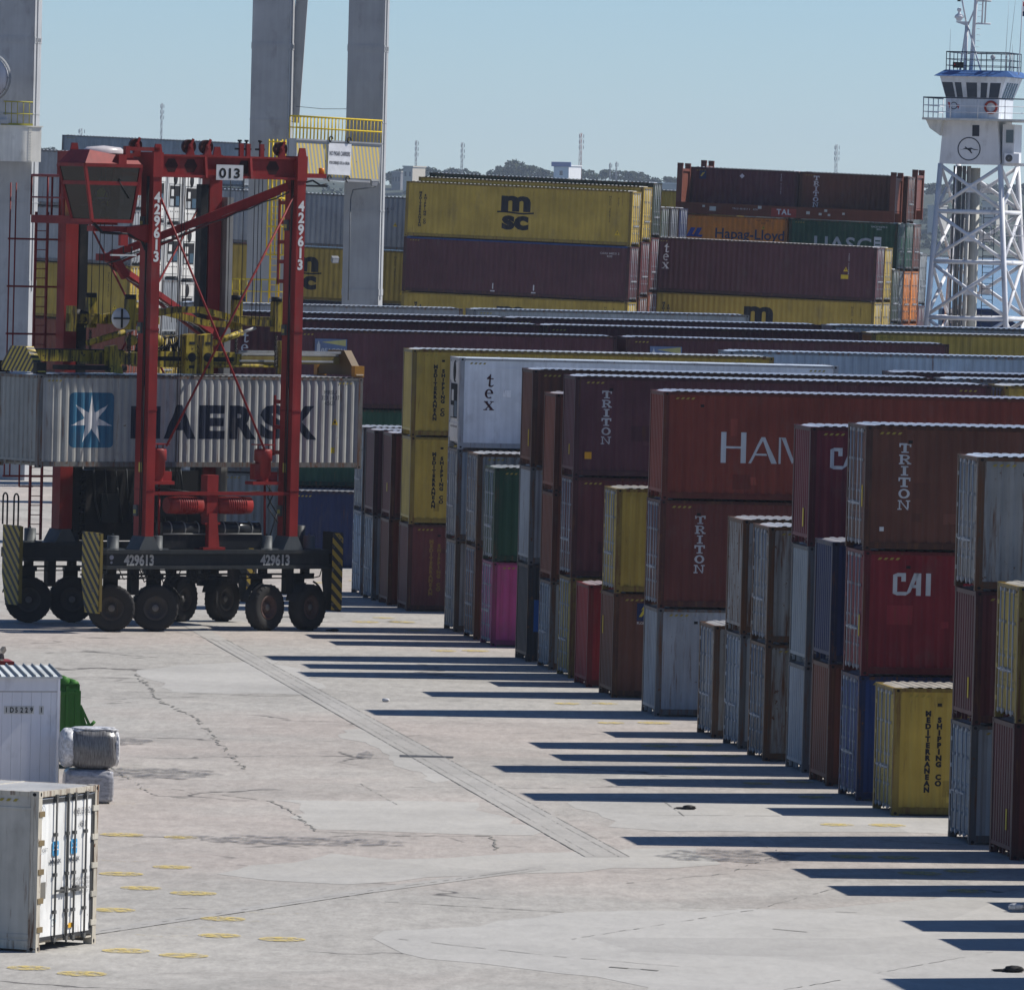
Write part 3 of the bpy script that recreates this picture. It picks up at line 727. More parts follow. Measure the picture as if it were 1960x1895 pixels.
fG = Far(384, 360, 468, None, -12)
fG.col(0, [(LGR, 'C', 'C', HC, lambda o: (T(o, 'UXX 81 C1\n4510', BLK, 10.4, 2.3, .16), warn(o, 10.9, 1.3, .24))), (YEL, 'C', 'C', HC, msc_big), (NVY, 'C', 'C', HC, lambda o: T(o, 'cac', WHT, 1.75, 2.8, .6, bold=.03)), (GRY, 'C', 'C', HC), (BLU, 'C', 'C', HC)], 'the stack seen between the white crane legs')
fK = Far(-160, 276, 452, None, -17)
fK.col(0, [(LGR, 'C', D_, HC), (LGR, 'C', D_, HC), (YEL, 'C', D_, HC, lambda o: (T(o, vert('MEDU 482713'), BLK, 11.0, 2.5, .13, line=.9), warn(o, 11.4, .6))), (BRR, 'C', D_, HC), (GRY, 'C', D_, HC)], 'the pale grey stack behind the red cab')
for k in range(4):
    fK.col(2.62 * (k + 1), [(WHI, 'C', 'R', HC), (WHI, 'C', 'R', HC), ((WHI, LGR, WHI, WHI)[k], 'C', 'R' if k != 1 else 'C', HC), (YEL, 'C', D_, HC), (YEL, 'C', D_, HC)], f"the {('first', 'second', 'third', 'fourth')[k]} white cooled column behind red legs", dz=-.6 - .1 * k)
fM = Far(119, 258, 560, None, -10)
fM.col(0, [(LGR, 'C', 'C', HC, lambda o: warn(o, 6.5, 1.7)), (GRY, 'C', 'C', HC), (MAR, 'C', 'C', HC), (GRY, 'C', 'C', HC), (BLU, 'C', 'C', HC)], 'the highest stack, above the red machine')

# ---------------------------------------------------------------- white ship to shore cranes
CRW = paint((.36, .37, .38), .10, .55, .14); CRY = flat((.62, .45, .02)); STEEL = flat((.2, .21, .22))
LK = 1.0
def leg_at(x, y0, Y, w, d, name, parent, z1=32, yaw=-5, mat=None):
    """vertical hollow box leg whose front left edge passes photo pixel (x, y0)"""
    P = AT(x, y0, Y)
    b = B(); b.box(0, w, 0, d, 0, z1)
    for z in (9.2, 13.1, 17.2, 20.5, 24.4): b.box(-.02, w + .02, -.02, d + .02, z, z + (.3 if z in (9.2, 20.5) else .05))
    for k in range(7): b.box(.3 + .2 * k, .34 + .2 * k, -.04, -.02, 20.56, 20.74); b.box(w + .02, w + .05, .2 + .2 * k, .25 + .2 * k, 20.56, 20.74)
    b.box(w - .12, w - .05, -.03, 0, 0, 31).box(w + .0, w + .06, .5, .58, 9, 25)
    o = b.build(name, mat or CRW, parent); o.location = (P.x - parent.location.x, P.y - parent.location.y, 0); o.rotation_euler = (0, 0, radians(yaw)); return o
P2 = AT(484, 0, 400)
cr = empty('gantry_crane', (P2.x, P2.y, 0), 0, 'tall white gantry crane, two legs joined by a yellow hatched beam', 'crane')
l2 = leg_at(484, 0, 400, 1.77, 1.9, 'leg', cr); l3 = leg_at(668, 0, 400, 1.70, 1.9, 'leg', cr)
bm_ = B(); PB = AT(566, 268, 395.6); PC = AT(728, 283, 398.6)
ax = (PC - PB); bx = atan2(ax.y, ax.x)
wB = ax.length
b = B(); b.box(0, wB + .05, 0, .5, -1.78, 0); b.box(0, wB + .1, -.06, .56, 0, .07)
bo = b.build('cross_beam', CRW, cr); bo.location = (PB.x - P2.x, PB.y - P2.y, PB.z); bo.rotation_euler = (0, .021, bx)
b = B(); b.box(.05, wB - .05, -.02, -.005, -1.62, -.12)
b.build('warning_stripes', hazard(0, .2, .2, (.82, .60, .13), (.40, .41, .41), .15, .5), bo)
b = B()
b.tube((0, 0, 1.1), (wB + .05, 0, 1.1), .035).tube((0, 0, .58), (wB + .05, 0, .58), .03)
b.tube((0, .5, 1.1), (wB + .05, .5, 1.1), .035).tube((0, .5, .58), (wB + .05, .5, .58), .03)
for i in range(25):
    for y in (0, .5):
        if y == 0 or i < 14: b.tube((i * wB / 24, y, .07), (i * wB / 24, y, 1.1), .022, n=5)
b.build('railing', CRY, bo)
xs = (628 - 566) / 41.3 * wB / 3.95
b = B(); b.box(xs, xs + 1.3, -.07, -.05, -1.5, -.06); sg = b.build('banner', flat((.8, .8, .8)), bo)
for body, z, sz in (('NO PASAR CARRIERS', -.42, .175), ('POR DEBAJO DE LA GRUA', -.88, .115)):
    P = norm_top(text_polys(body, sz, bold=.004, sx=.60 if sz > .15 else .72, line=1)); q = B()
    for p in P: q.face([(xs + .65 + a * 1.2, -.076, z + b_ * 1.6) for a, b_ in p])
    q.build('lettering', flat((.08, .08, .09)), sg)
b = B()
for x in (xs + .1, xs + 1.15):
    for z, s in ((.12, 1), (-1.68, -1)): b.path([(x + .1 * cos(q), -.09, z + .13 * sin(q)) for q in [k * pi / 6 for k in range(10)]], .03)
b.build('rope_tie', flat((.02, .02, .02)), bo)
# caged ladder on the left leg, platform at its foot, struts, lamps
LP = AT(522, 300, 398)
b = B(); z1 = LP.z + .8; z0 = 9.0
for x in (0, .42): b.tube((x, 0, z0), (x, 0, z1), .045)
for i in range(int((z1 - z0) / .3)): b.tube((0, 0, z0 + .3 * i), (.42, 0, z0 + .3 * i), .016, n=5)
for i in range(8):
    z = z0 + 2.0 + i * 1.3
    if z < z1: b.path([(.21 + .4 * cos(q), -.35 + .4 * sin(q) * 1.0, z) for q in [pi * .75 + k * pi * 1.5 / 8 for k in range(9)]], .04)
for x, y in ((-.17, -.4), (.59, -.4), (.21, -.75)): b.tube((x, y, z0 + 2), (x, y, z1), .035, n=5)
lo = b.build('caged_ladder', CRY, cr); lo.location = (LP.x - P2.x, LP.y - P2.y, 0)
b = B(); b.box(-1.7, 1.0, -.9, .2, z0 - .3, z0 - .22)
for i in range(9): b.tube((-1.7 + i * .337, -.9, z0 - .22), (-1.7 + i * .337, -.9, z0 + .85), .025, n=5)
b.tube((-1.7, -.9, z0 + .85), (1.0, -.9, z0 + .85), .03).tube((-1.7, -.9, z0 + .3), (1.0, -.9, z0 + .3), .025)
lo = b.build('platform', CRY, cr); lo.location = (LP.x - P2.x, LP.y - P2.y, 0)
A1, A2 = AT(578, 0, 402), AT(561, 235, 402)
b = B(); b.beam(A1 + (A1 - A2) * .5 - Vector((P2.x, P2.y, 0)), A2 - Vector((P2.x, P2.y, 0)), .55, .55); b.build('strut', CRW, cr)
b = B(); a1, a2 = AT(566, 204, 400.5), AT(668, 209, 400.5)
b.path([a1 - Vector((P2.x, P2.y, 0)), (a1 + a2) / 2 - Vector((P2.x, P2.y, .06)), a2 - Vector((P2.x, P2.y, 0))], .012, n=4); b.build('cable', flat((.1, .1, .1)), cr)
for (x, y) in ((641, 497), (716, 350)):
    P = AT(x, y, 398); b = B(); b.box(-.16, .16, -.15, .1, -.12, .14); b.box(-.13, .13, -.165, -.15, -.09, .11, 1)
    q = b.build('floodlight', [STEEL, flat((.5, .5, .5))], cr); q.location = P - Vector((P2.x, P2.y, 0)); q.rotation_euler = (.4, 0, .3)
b = B(); a = AT(672, 347, 398.4) - Vector((P2.x, P2.y, 0))
b.path([a + Vector((1.3, 0, 0)), a + Vector((1.1, 0, -.25)), a + Vector((.1, 0, -.4)), a + Vector((0, 0, -.8)), a + Vector((0, 0, -5.5))], .03, n=5); b.build('cable', flat((.12, .13, .14)), cr)

PL = AT(-20, 250, 400)
c1 = empty('gantry_crane', (PL.x, PL.y, 0), 0, 'white gantry crane leg at the left edge with a round cable reel', 'crane')
leg_at(-20, 250, 400, 2.02, 1.8, 'leg', c1, yaw=-7)
b = B(); b.box(-6, 1.95, -1.2, 0, 0, 1.6); b.box(-6, 2.0, -1.25, .05, 1.6, 1.66)
for k in range(12): b.box(1.22, 1.42, -1.225, -1.2, .06 + .13 * k, .12 + .13 * k)
g = b.build('girder', paint((.62, .60, .54), .3, .5, .2), c1); g.location = (.2, -1.5, 15.0); g.rotation_euler = (0, 0, radians(37))
b = B()
for i in range(5): b.tube((-.0 + .33 * i, -1.1, 1.66), (-.0 + .33 * i, -1.1, 2.75), .02, n=5)
b.tube((-.1, -1.1, 2.75), (1.5, -1.1, 2.75), .03).tube((-.1, -1.1, 2.2), (1.5, -1.1, 2.2), .025); b.box(-.2, 1.5, -1.15, -1.05, 1.66, 1.76)
b.build('railing', flat((.30, .27, .04)), g)
PR = AT(-24, 149, 397.5)
b = B(); b.lathe([(.05, -.3), (1.0, -.14), (1.02, .0), (1.0, .12), (.05, .25)], axis='y', n=36)
b.lathe([(1.12, -.1), (1.17, -.06), (1.17, .06), (1.12, .1)], axis='y', n=36, mi=1)
for k in range(12):
    q = k * pi / 6; b.tube((0, -.28, 0), (1.14 * cos(q), -.08, 1.14 * sin(q)), .02, n=5, mi=1)
r = b.build('cable_reel', [paint((.52, .52, .56), .1), STEEL], c1); r.location = (PR.x - PL.x, PR.y - PL.y, PR.z); r.rotation_euler = (0, 0, -.35)
b = B()
for dx in (-.4, .3): b.beam((dx * .3, 0, -.9), (dx * 1.6 + .25, 0, -2.0), .12, .12)
b.box(-.6, 1.0, -.3, .3, -2.1, -1.9); b.box(.45, .95, -.2, .2, -1.95, -1.7)
r2 = b.build('reel_stand', paint((.45, .46, .47), .2), c1); r2.location = r.location

# ---------------------------------------------------------------- steel tower with a wheelhouse
TP = AT(1855, 411, 470)
tw = empty('wheelhouse_tower', (TP.x, TP.y, 0), radians(-15), 'white lattice tower with a blue roofed wheelhouse and round bird emblem', 'tower')
TW = paint((.66, .67, .70), .12, .45, .1); DKN = flat((.02, .035, .06))
def hw(z): return 1.66 + (16.4 - z) * .062
zs = [16.4, 13.8, 11.06, 8.0, 5.0, 2.0, -.5]; DEP = 4.6
def cn(i, z):
    h = hw(z); return Vector(((-h, 0, z), (h, 0, z), (h, DEP + (h - 1.66), z), (-h, DEP + (h - 1.66), z))[i])
for i in range(4):
    b = B(); b.tube(cn(i, -.5), cn(i, 16.4), .15, n=12); b.build('leg', TW, tw)
for i in range(4):
    j = (i + 1) % 4
    for z in zs[1:-1]:
        b = B(); b.tube(cn(i, z), cn(j, z), .12, n=8); b.build('crossbar', TW, tw)
    for a, c in zip(zs, zs[1:]):
        b = B(); b.tube(cn(i, a - .1), cn(j, c + .15), .1, n=8).tube(cn(j, a - .1), cn(i, c + .15), .1, n=8)
        m = (cn(i, a) + cn(j, c)) / 2; b.beam(m - Vector((.3, 0, 0)) if i % 2 == 0 else m - Vector((0, .3, 0)), m + Vector((.3, 0, 0)) if i % 2 == 0 else m + Vector((0, .3, 0)), .03, .5)
        b.build('brace', TW, tw)
b = B()
for k, (x, y, r) in enumerate(((-1.2, 1.0, .05), (-1.05, 1.2, .07), (-.9, 1.0, .09), (-.72, 1.1, .05), (-.6, .9, .08), (-.45, 1.3, .12), (-1.0, 1.6, .1))):
    b.tube((x, y, -.3), (x + .1, y, 16.3), r, n=8, mi=k % 2)
b.build('cable_bundle', [flat((.13, .13, .13)), paint((.5, .5, .48), .4)], tw)
b = B(); b.tube((-.1, 1.8, -.3), (-.1, 1.8, 16.2), .28, n=12); b.build('riser_pipe', paint((.5, .49, .44), .3), tw)
b = B()
for x in (.35, .95): b.tube((x, 2.2, 0), (x, 2.2, 14), .025, n=5)
for i in range(46): b.tube((.35, 2.2, .3 * i), (.95, 2.2, .3 * i), .018, n=4)
b.build('ladder', DKN, tw)
b = B()
for z in (13.1, 12.55):
    b.tube((.6, -.2 + 3.0, z), (4.2, 2.8, z), .03, n=5)
for i in range(6): b.tube((.6 + .7 * i, 2.8, 12.0), (.6 + .7 * i, 2.8, 13.1), .025, n=5)
b.build('railing', TW, tw)
# machinery housing with the emblem
b = B(); b.hexa([(-1.72, -.1, 16.4), (1.66, -.1, 16.4), (1.66, 3.8, 16.4), (-1.72, 3.8, 16.4), (-1.55, -.1, 18.75), (1.45, -.1, 18.75), (1.45, 3.8, 18.75), (-1.55, 3.8, 18.75)])
hs = b.build('housing', TW, tw)
b = B(); yy = -.115; cx, cz = -.08, 17.22
for p in ring(cx, cz, .64, .64, .585, .585, 40): b.face([(x, yy, z) for x, z in p])
bird = [[(-.55, .0), (-.4, -.05), (-.25, .03), (-.1, .04), (-.05, -.03), (-.25, -.02), (-.42, -.06)], [(-.25, .1), (-.19, .12), (-.08, .03), (0, .05), (.1, -.02), (.0, -.1), (-.12, -.03)],
        [(0, .05), (.12, .07), (.25, .0), (.5, -.03), (.52, -.05), (.3, -.06), (.18, -.02), (.1, -.02)], [(0, -.1), (.1, -.02), (.12, -.12), (.2, -.24), (.12, -.24)]]
for p in bird: b.face([(cx + x, yy - .002, cz + z) for x, z in p])
b.build('emblem', flat((.015, .02, .035)), hs)
b = B(); b.box(.08, .46, -.13, -.1, 17.92, 18.52); b.build('hatch', flat((.02, .025, .04)), hs)
b = B(); b.box(1.7, 2.35, .2, 2.2, 16.5, 18.6); b.box(1.68, 3.2, .1, 2.4, 16.35, 16.5); b.box(1.9, 2.3, .15, .2, 17.6, 18.3, 1)
b.build('side_cabin', [TW, flat((.1, .14, .16))], tw)
b = B(); b.box(1.95, 2.75, -.35, .1, 16.5, 17.02); b.lathe([(.02, -.37), (.19, -.37), (.2, -.35)], (2.2, 0, 16.76), 'y', 20, 1)
b.build('air_conditioner', [TW, flat((.08, .08, .085))], tw)
b = B(); b.box(-2.55, 3.6, -1.0, 4.2, 18.75, 18.87); b.hexa([(-2.2, -.6, 18.3), (-1.6, -.6, 17.9), (-1.6, .6, 17.9), (-2.2, .6, 18.3), (-2.4, -.7, 18.75), (-1.5, -.7, 18.75), (-1.5, .7, 18.75), (-2.4, .7, 18.75)])
b.build('deck', paint((.6, .6, .57), .3), tw)
def rail(b, pts, z, h, n, r=.028, mids=(.5,), mi=0, mt=0):
    for a, c in zip(pts, pts[1:]):
        a = Vector((*a, z)); c = Vector((*c, z)); L_ = (c - a).length; k = max(1, int(L_ / n))
        b.tube(a + Vector((0, 0, h)), c + Vector((0, 0, h)), r * 1.3, n=5, mi=mt)
        for m in mids: b.tube(a + Vector((0, 0, h * m)), c + Vector((0, 0, h * m)), r * .8, n=5, mi=mi)
        for i in range(k + 1):
            p = a.lerp(c, i / k); b.tube(p, p + Vector((0, 0, h)), r, n=5, mi=mi)
b = B(); rail(b, [(-2.5, 4.1), (-2.5, -.95), (3.55, -.95), (3.55, 4.1)], 18.87, 1.1, 1.25, mids=(.62, .3), mt=1); b.build('railing', [TW, DKN], tw)
b = B(); b.hexa([(-1.38, -.3, 18.87), (1.55, -.3, 18.87), (1.55, 3.4, 18.87), (-1.38, 3.4, 18.87), (-1.4, -.3, 19.95), (1.58, -.3, 19.95), (1.58, 3.4, 19.95), (-1.4, 3.4, 19.95)])
b.hexa([(-1.4, -.3, 19.95), (1.58, -.3, 19.95), (1.58, 3.4, 19.95), (-1.4, 3.4, 19.95), (-1.68, -.75, 21.15), (2.0, -.75, 21.15), (2.0, 3.7, 21.15), (-1.68, 3.7, 21.15)])
wh = b.build('wheelhouse', paint((.6, .64, .70), .05), tw)
for x0, x1 in ((-1.38, -.86), (-.76, -.44), (-.2, .33), (.52, .85), (.98, 1.5)):
    b = B()
    def fp(x, z): return (x * (1 + (z - 19.95) * .16), -.3 - .375 * (z - 19.95) - .012, z)
    b.face([fp(x0, 20.02), fp(x1, 20.02), fp(x1, 20.82), fp(x0, 20.82)], 0)
    b.build('window', flat((.035, .05, .075), .15), wh)
for k in range(5):
    b = B(); y0 = .1 + k * .62
    def sp(y, z): return (1.58 + .35 * (z - 19.95) + .012, y, z)
    b.face([sp(y0, 20.02), sp(y0 + .45, 20.02), sp(y0 + .45, 20.85), sp(y0, 20.85)], 0); b.build('window', flat((.04, .05, .05), .15), wh)
b = B(); b.hexa([(-1.95, -1.1, 21.15), (2.5, -1.1, 21.15), (2.5, 4.0, 21.15), (-1.95, 4.0, 21.15), (-1.45, -.5, 21.5), (2.0, -.5, 21.5), (2.0, 3.5, 21.5), (-1.45, 3.5, 21.5)])
rf = b.build('roof', paint((.05, .12, .30), .05), wh); 
b = B(); rail(b, [(-1.4, 3.4), (-1.4, -.45), (1.95, -.45), (1.95, 3.4), (-1.4, 3.4)], 21.5, .98, .85, mids=(.6, .25), r=.025); b.build('roof_railing', DKN, tw)
b = B(); b.box(-1.0, -.42, -.62, -.5, 21.6, 21.92); b.box(-.92, -.86, -.63, -.62, 21.74, 21.83, 1); b.build('display_board', [flat((.01, .01, .012)), flat((.5, .02, .02))], tw)
b = B(); b.lathe([(.25, -.03), (.31, -.06), (.37, -.03), (.37, .03), (.31, .06), (.25, .03), (.25, -.03)], (1.12, -.36, 19.5), 'y', 24); b.build('lifebuoy', flat((.28, .035, .025)), tw)
b = B()
for p in ring(-.95, 19.55, .2, .2, .16, .16, 20): b.face([(x, -.315, z) for x, z in p])
b.face([(-1.18, -.312, 19.4), (-1.12, -.312, 19.72), (-1.3, -.312, 19.75)], 1); b.face([(-.7, -.312, 19.35), (-.62, -.312, 19.6), (-.8, -.312, 19.62)], 1); b.build('emblem', [flat((.02, .03, .05)), flat((.4, .05, .05))], wh)
# masts and aerials
b = B(); b.tube((-.3, .8, 21.4), (.0, .8, 27.5), .11, .09, 10); b.tube((-.62, .8, 21.4), (-.58, .8, 24.1), .1, n=8).tube((-.62, .8, 24.1), (-1.0, .8, 25.9), .05, n=6).tube((-.9, .8, 21.5), (-.6, .8, 24.0), .05, n=6).tube((-.55, .8, 24.0), (.35, .4, 21.5), .045, n=6).tube((-.55, .8, 23.9), (-.1, .8, 25.0), .05, n=6)
b.hexa([(-1.15, .7, 24.1), (-.5, .7, 23.9), (-.5, .9, 23.9), (-1.15, .9, 24.1), (-1.15, .7, 24.16), (-.5, .7, 24.16), (-.5, .9, 24.16), (-1.15, .9, 24.16)])
b.hexa([(-1.2, .7, 25.85), (-.1, .7, 25.5), (-.1, .9, 25.5), (-1.2, .9, 25.85), (-1.2, .7, 25.92), (-.1, .7, 25.92), (-.1, .9, 25.92), (-1.2, .9, 25.92)])
for z in (24.06, 25.3): b.tube((-.15, .8, z), (.75, .8, z), .05, n=6)
for x in (.25, .42): b.tube((x, .8, 24.06), (x + .08, .8, 27.2), .045, n=6)
for i in range(16): b.tube((-.1 + i * .015, .8, 21.8 + .33 * i), (.14 + i * .015, .8, 21.8 + .33 * i), .012, n=4)
b.build('mast', TW, tw)
for zz in (24.18, 25.95):
    b = B(); b.lathe([(.14, 0), (.16, .1), (.27, .2), (.22, .32), (.08, .42), (.06, .5), (.13, .58), (.12, .68), (.0, .74)], (-1.02, .8, zz), n=16); b.build('aerial_dome', TW, tw)
b = B(); b.box(-1.06, -.96, .76, .84, 25.35, 25.9); b.lathe([(.11, 0), (.11, .05), (.07, .06), (.07, .22), (.11, .23), (.11, .28), (0, .28)], (-1.05, .8, 25.25), n=12); b.build('signal_lamp', flat((.04, .06, .05)), tw)
b = B()
for x, y, h, t in ((-1.25, -.3, 2.3, .0), (1.75, .2, 3.9, .1), (1.95, .2, 5.0, .35), (.0, .3, 2.6, 0), (2.1, .3, 1.6, 0)):
    b.tube((x, y, 22.3), (x + t, y, 22.3 + h - .9), .014, .006, 4).tube((x, y, 21.5), (x + t * .1, y, 22.4), .03, n=5)
b.lathe([(.04, 0), (.04, .6), (.14, .66), (.13, .8), (0, .88)], (1.15, -.3, 21.5), n=12)
b.build('aerial', paint((.45, .47, .5), .1), tw)
FP = Vector((2.48, .3, 0)); b = B(); b.tube((FP.x, FP.y, 21.3), (FP.x + .12, FP.y, 25.7), .03, n=6); fp_ = b.build('flagpole', TW, tw)
for k, c in enumerate(((.45, .03, .05), (.7, .7, .7), (.015, .03, .1))):
    b = B(); z = 25.3 - .27 * k
    for i in range(6): 
        x = FP.x + .12 + i * .12; y = FP.y + .05 * sin(i * 1.1); x2 = x + .12; y2 = FP.y + .05 * sin((i + 1) * 1.1)
        b.face([(x, y, z - .27), (x2, y2, z - .27), (x2, y2, z), (x, y, z)])
    b.build('flag', flat(c), fp_)
# blue hull moored behind the tower
HP = AT(1880, 600, 560)
b = B(); prof_ = [(-2.6, 0), (-2.6, 8.5), (.6, 8.55), (2.9, 7.3), (2.2, 0)]
n = len(prof_)
for y in (0, 5): b.face([(x, y, z) for x, z in prof_])
for i in range(n):
    (x, z), (x2, z2) = prof_[i], prof_[(i + 1) % n]; b.face([(x, 0, z), (x2, 0, z2), (x2, 5, z2), (x, 5, z)])
sh = empty('moored_ship', (HP.x, HP.y, -1), 0, 'dark blue ship moored behind the lattice tower', 'ship')
b.build('hull', paint((.012, .03, .09), .1), sh)
b = B(); b.box(3.2, 8, .5, 4.5, 0, 9.4); b.box(3.4, 6.5, .8, 4, 9.4, 10.6); b.box(3.9, 4.5, .47, .5, 7.6, 8.7, 1)
rail(b, [(3.3, .6), (7.9, .6)], 10.6, 1.0, .6); b.build('deckhouse', [paint((.6, .62, .64), .1), flat((.05, .05, .06))], sh)
# ---------------------------------------------------------------- straddle carrier
ca = empty('straddle_carrier', (-12.242, 268.086, 0), radians(33), 'tall red straddle carrier on black wheels, holding a grey container', 'straddle carrier')
CR = paint((.225, .022, .020), .22, .5, .28); CRD = paint((.20, .018, .018), .2, .55, .25); BK = paint((.013, .0135, .015), .1, .55, .25)
DG = paint((.03, .034, .037), .2, .5); GRE = paint((.085, .095, .10), .25); YM = paint((.34, .26, .03), .85, .5, .4, rc=(.03, .025, .02)); RIMH = paint((.16, .155, .15), .3); RUB = flat((.028, .027, .027), .8)
GAU = 5.2
HZ0 = hazard(1, -1.0, .34, (.34, .24, .03)); HZ1 = hazard(0, 1.0, .36, (.36, .25, .03))
for side in (0, 1):
    Y0 = side * GAU; s = -1 if side == 0 else 1
    b = B(); b.box(-.38, 7.76, Y0 + .0, Y0 + .5, 2.04, 2.5); b.box(-.42, 7.8, Y0 - .08, Y0 + .58, 2.44, 2.56); b.box(-.40, 7.78, Y0 - .08, Y0 + .58, 1.96, 2.07)
    rl = b.build('side_beam', DG, ca)
    if side == 0:
        for x in (.78, 5.75):
            P = norm_top(text_polys('429613', .44, bold=.018, sx=.82)); q = B()
            for p in P: q.face([(x + a + .02, Y0 - .012, 2.42 + c) for a, c in p])
            q.build('lettering', flat((.42, .42, .4)), rl)
        q = B()
        for z, r in ((2.33, .075), (2.17, .04)): q.tube((-.2, -.012, z), (-.2, -.004, z), r, n=14)
        q.build('sticker', flat((.3, .32, .4)), rl)
    b = B()
    for x in (.75, 2.9, 4.4, 6.4): b.box(x - .14, x + .14, Y0 + .12, Y0 + .4, 1.15 if x in (.75, 6.4) else 1.5, 1.96)
    b.tube((-.2, Y0 + .3, 1.78), (7.4, Y0 + .3, 1.78), .035, n=6); b.tube((.2, Y0 + .15, 1.66), (6.9, Y0 + .15, 1.66), .02, n=5)
    b.build('hanger', BK, ca)
    for gx in (-1, 1):
        xx = -1.02 if gx < 0 else 7.98
        b = B(); z0, z1 = .62, 3.12; gd = (-.35 if side == 0 else -.55) if gx < 0 else 0
        b.hexa([(xx - .04, Y0 - .35 + gd, z0), (xx + .04, Y0 - .35 + gd, z0), (xx + .04, Y0 + .45 + gd, z0), (xx - .04, Y0 + .45 + gd, z0), (xx - .04, Y0 - .35 + gd, z0 + .75), (xx + .04, Y0 - .35 + gd, z0 + .75), (xx + .04, Y0 + .7 + gd, z0 + .95), (xx - .04, Y0 + .7 + gd, z0 + .95)])
        b.hexa([(xx - .04, Y0 - .35 + gd, z0 + .75), (xx + .04, Y0 - .35 + gd, z0 + .75), (xx + .04, Y0 + .7 + gd, z0 + .95), (xx - .04, Y0 + .7 + gd, z0 + .95), (xx - .04, Y0 - .35 + gd, z1), (xx + .04, Y0 - .35 + gd, z1), (xx + .04, Y0 + .7 + gd, z1), (xx - .04, Y0 + .7 + gd, z1)])
        g = b.build('bumper_guard', HZ0 if gx < 0 else BK, ca)
        q = B(); x0_, x1_ = (xx - .02, xx + .08) if gx < 0 else (xx - .32, xx + .05)
        q.box(x0_, x1_, Y0 - .39 + gd, Y0 - .352 + gd, z0 + .06, z1 - .02); q.build('guard_flange', HZ1 if gx > 0 else paint((.18, .14, .04), .5), g)
        b = B(); b.box(min(xx, xx - gx * .7), max(xx, xx - gx * .7), Y0 + .02, Y0 + .3, 2.1, 2.4); b.build('bracket', BK, ca)
        if gx < 0 and side == 1:
            b = B()
            for y in (-.35, .35):
                b.path([(xx + .06, Y0 + y - .28, z1), (xx + .06, Y0 + y - .28, z1 + .85)] + [(xx + .06, Y0 + y - .14 - .14 * cos(q_), z1 + .85 + .14 * sin(q_)) for q_ in [k * pi / 6 for k in range(7)]] + [(xx + .06, Y0 + y, z1)], .028)
            b.build('grab_rail', BK, ca)
    # wheels, forks, steering cans
    for k, (x, st) in enumerate(((0.0, -24), (1.58, -22), (5.6, 17), (7.17, 20))):
        wy = Y0 + .05
        if side == 1: st = (-24, -22, 26, 24)[k]
        wo = B(); R_ = .69
        wo.lathe([(.36, -.16), (.42, -.2), (.6, -.225), (.665, -.19), (R_, -.14), (R_, .14), (.665, .19), (.6, .225), (.42, .2), (.36, .16)], axis='y', n=40)
        for j in range(26):
            q = 2 * pi * j / 26
            for yy in (-.2, .2): wo.beam((.62 * cos(q), yy * 1.06, .62 * sin(q)), (.6885 * cos(q), yy * .72, .6885 * sin(q)), .05, .03)
        w = empty('wheel', (0, 0, 0)); w.parent = ca; w.scale = (1.055,) * 3; w.location = (x, wy + .24, .735); w.rotation_euler = (0, 0, radians(st))
        wo.build('tyre', RUB, w)
        r = B(); r.lathe([(.0, -.1), (.11, -.12), (.13, -.07), (.22, -.05), (.27, -.13), (.33, -.17), (.37, -.165), (.37, .16), (.0, .16)], axis='y', n=28)
        for j in range(8): r.tube((.19 * cos(j * pi / 4), -.1, .19 * sin(j * pi / 4)), (.19 * cos(j * pi / 4), -.05, .19 * sin(j * pi / 4)), .018, n=5)
        r.lathe([(0, -.125), (.1, -.125), (.1, -.12)], axis='y', n=16, mi=1)
        r.build('rim', [paint((.05, .046, .045) if k < 2 or side else (.09, .055, .048), .4), RIMH], w)
        f = B(); f.box(-.22, .22, .3, .4, .2, .95); f.box(-.24, .24, -.05, .4, .85, 1.0); f.tube((0, .12, .95), (0, .12, 1.3), .15, n=14); f.box(-.16, .16, .28, .42, -.1, .3)
        f.path([(.8 * cos(q), -.02, .8 * sin(q)) for q in [pi * (.12 if k % 2 else .62) + j * pi * .28 / 5 for j in range(6)]], .03) 
        fb = f.build('fork', BK, w)
        m_ = B()
        for j in range(5):
            q0 = (.10 if k in (1,) else .62) * pi + j * .06 * pi; q1 = q0 + .06 * pi; rr = .8
            m_.face([(rr * cos(q0), -.2, rr * sin(q0)), (rr * cos(q1), -.2, rr * sin(q1)), (rr * cos(q1), .22, rr * sin(q1)), (rr * cos(q0), .22, rr * sin(q0))])
        m_.build('mudguard', RUB, w)
        c = B(); c.lathe([(.0, 3.0), (.17, 3.0), (.19, 2.98), (.19, 2.58), (.24, 2.58), (.24, 2.54)], (x, Y0 + .27, 0), n=18); c.box(x - .32, x + .32, Y0 + .05, Y0 + .5, 2.55, 2.6); c.tube((x, Y0 + .27, 3.0), (x, Y0 + .27, 3.06), .03)
        c.build('steering_can', GRE, ca)
    # portal legs
    for x in (1.0, 6.27):
        b = B()
        if side == 0: b.box(x, x + .30, Y0 + 0, Y0 + .74, 2.98, 14.95)
        else: b.box(x - .1, x + .36, Y0 + 0, Y0 + .5, 2.98, 14.95)
        lg = b.build('leg', CR, ca)
        q = B(); q.hexa([(x - .22, Y0 - .02, 2.56), (x + .52, Y0 - .02, 2.56), (x + .52, Y0 + .8, 2.56), (x - .22, Y0 + .8, 2.56), (x - .01, Y0 - .01, 2.98), (x + .31, Y0 - .01, 2.98), (x + .31, Y0 + .76, 2.98), (x - .01, Y0 + .76, 2.98)])
        q.build('leg_foot', GRE, lg)
        q = B(); q.box(x - .03, x + .33, Y0 - .03, Y0 + .78, 14.18, 14.95); q.face
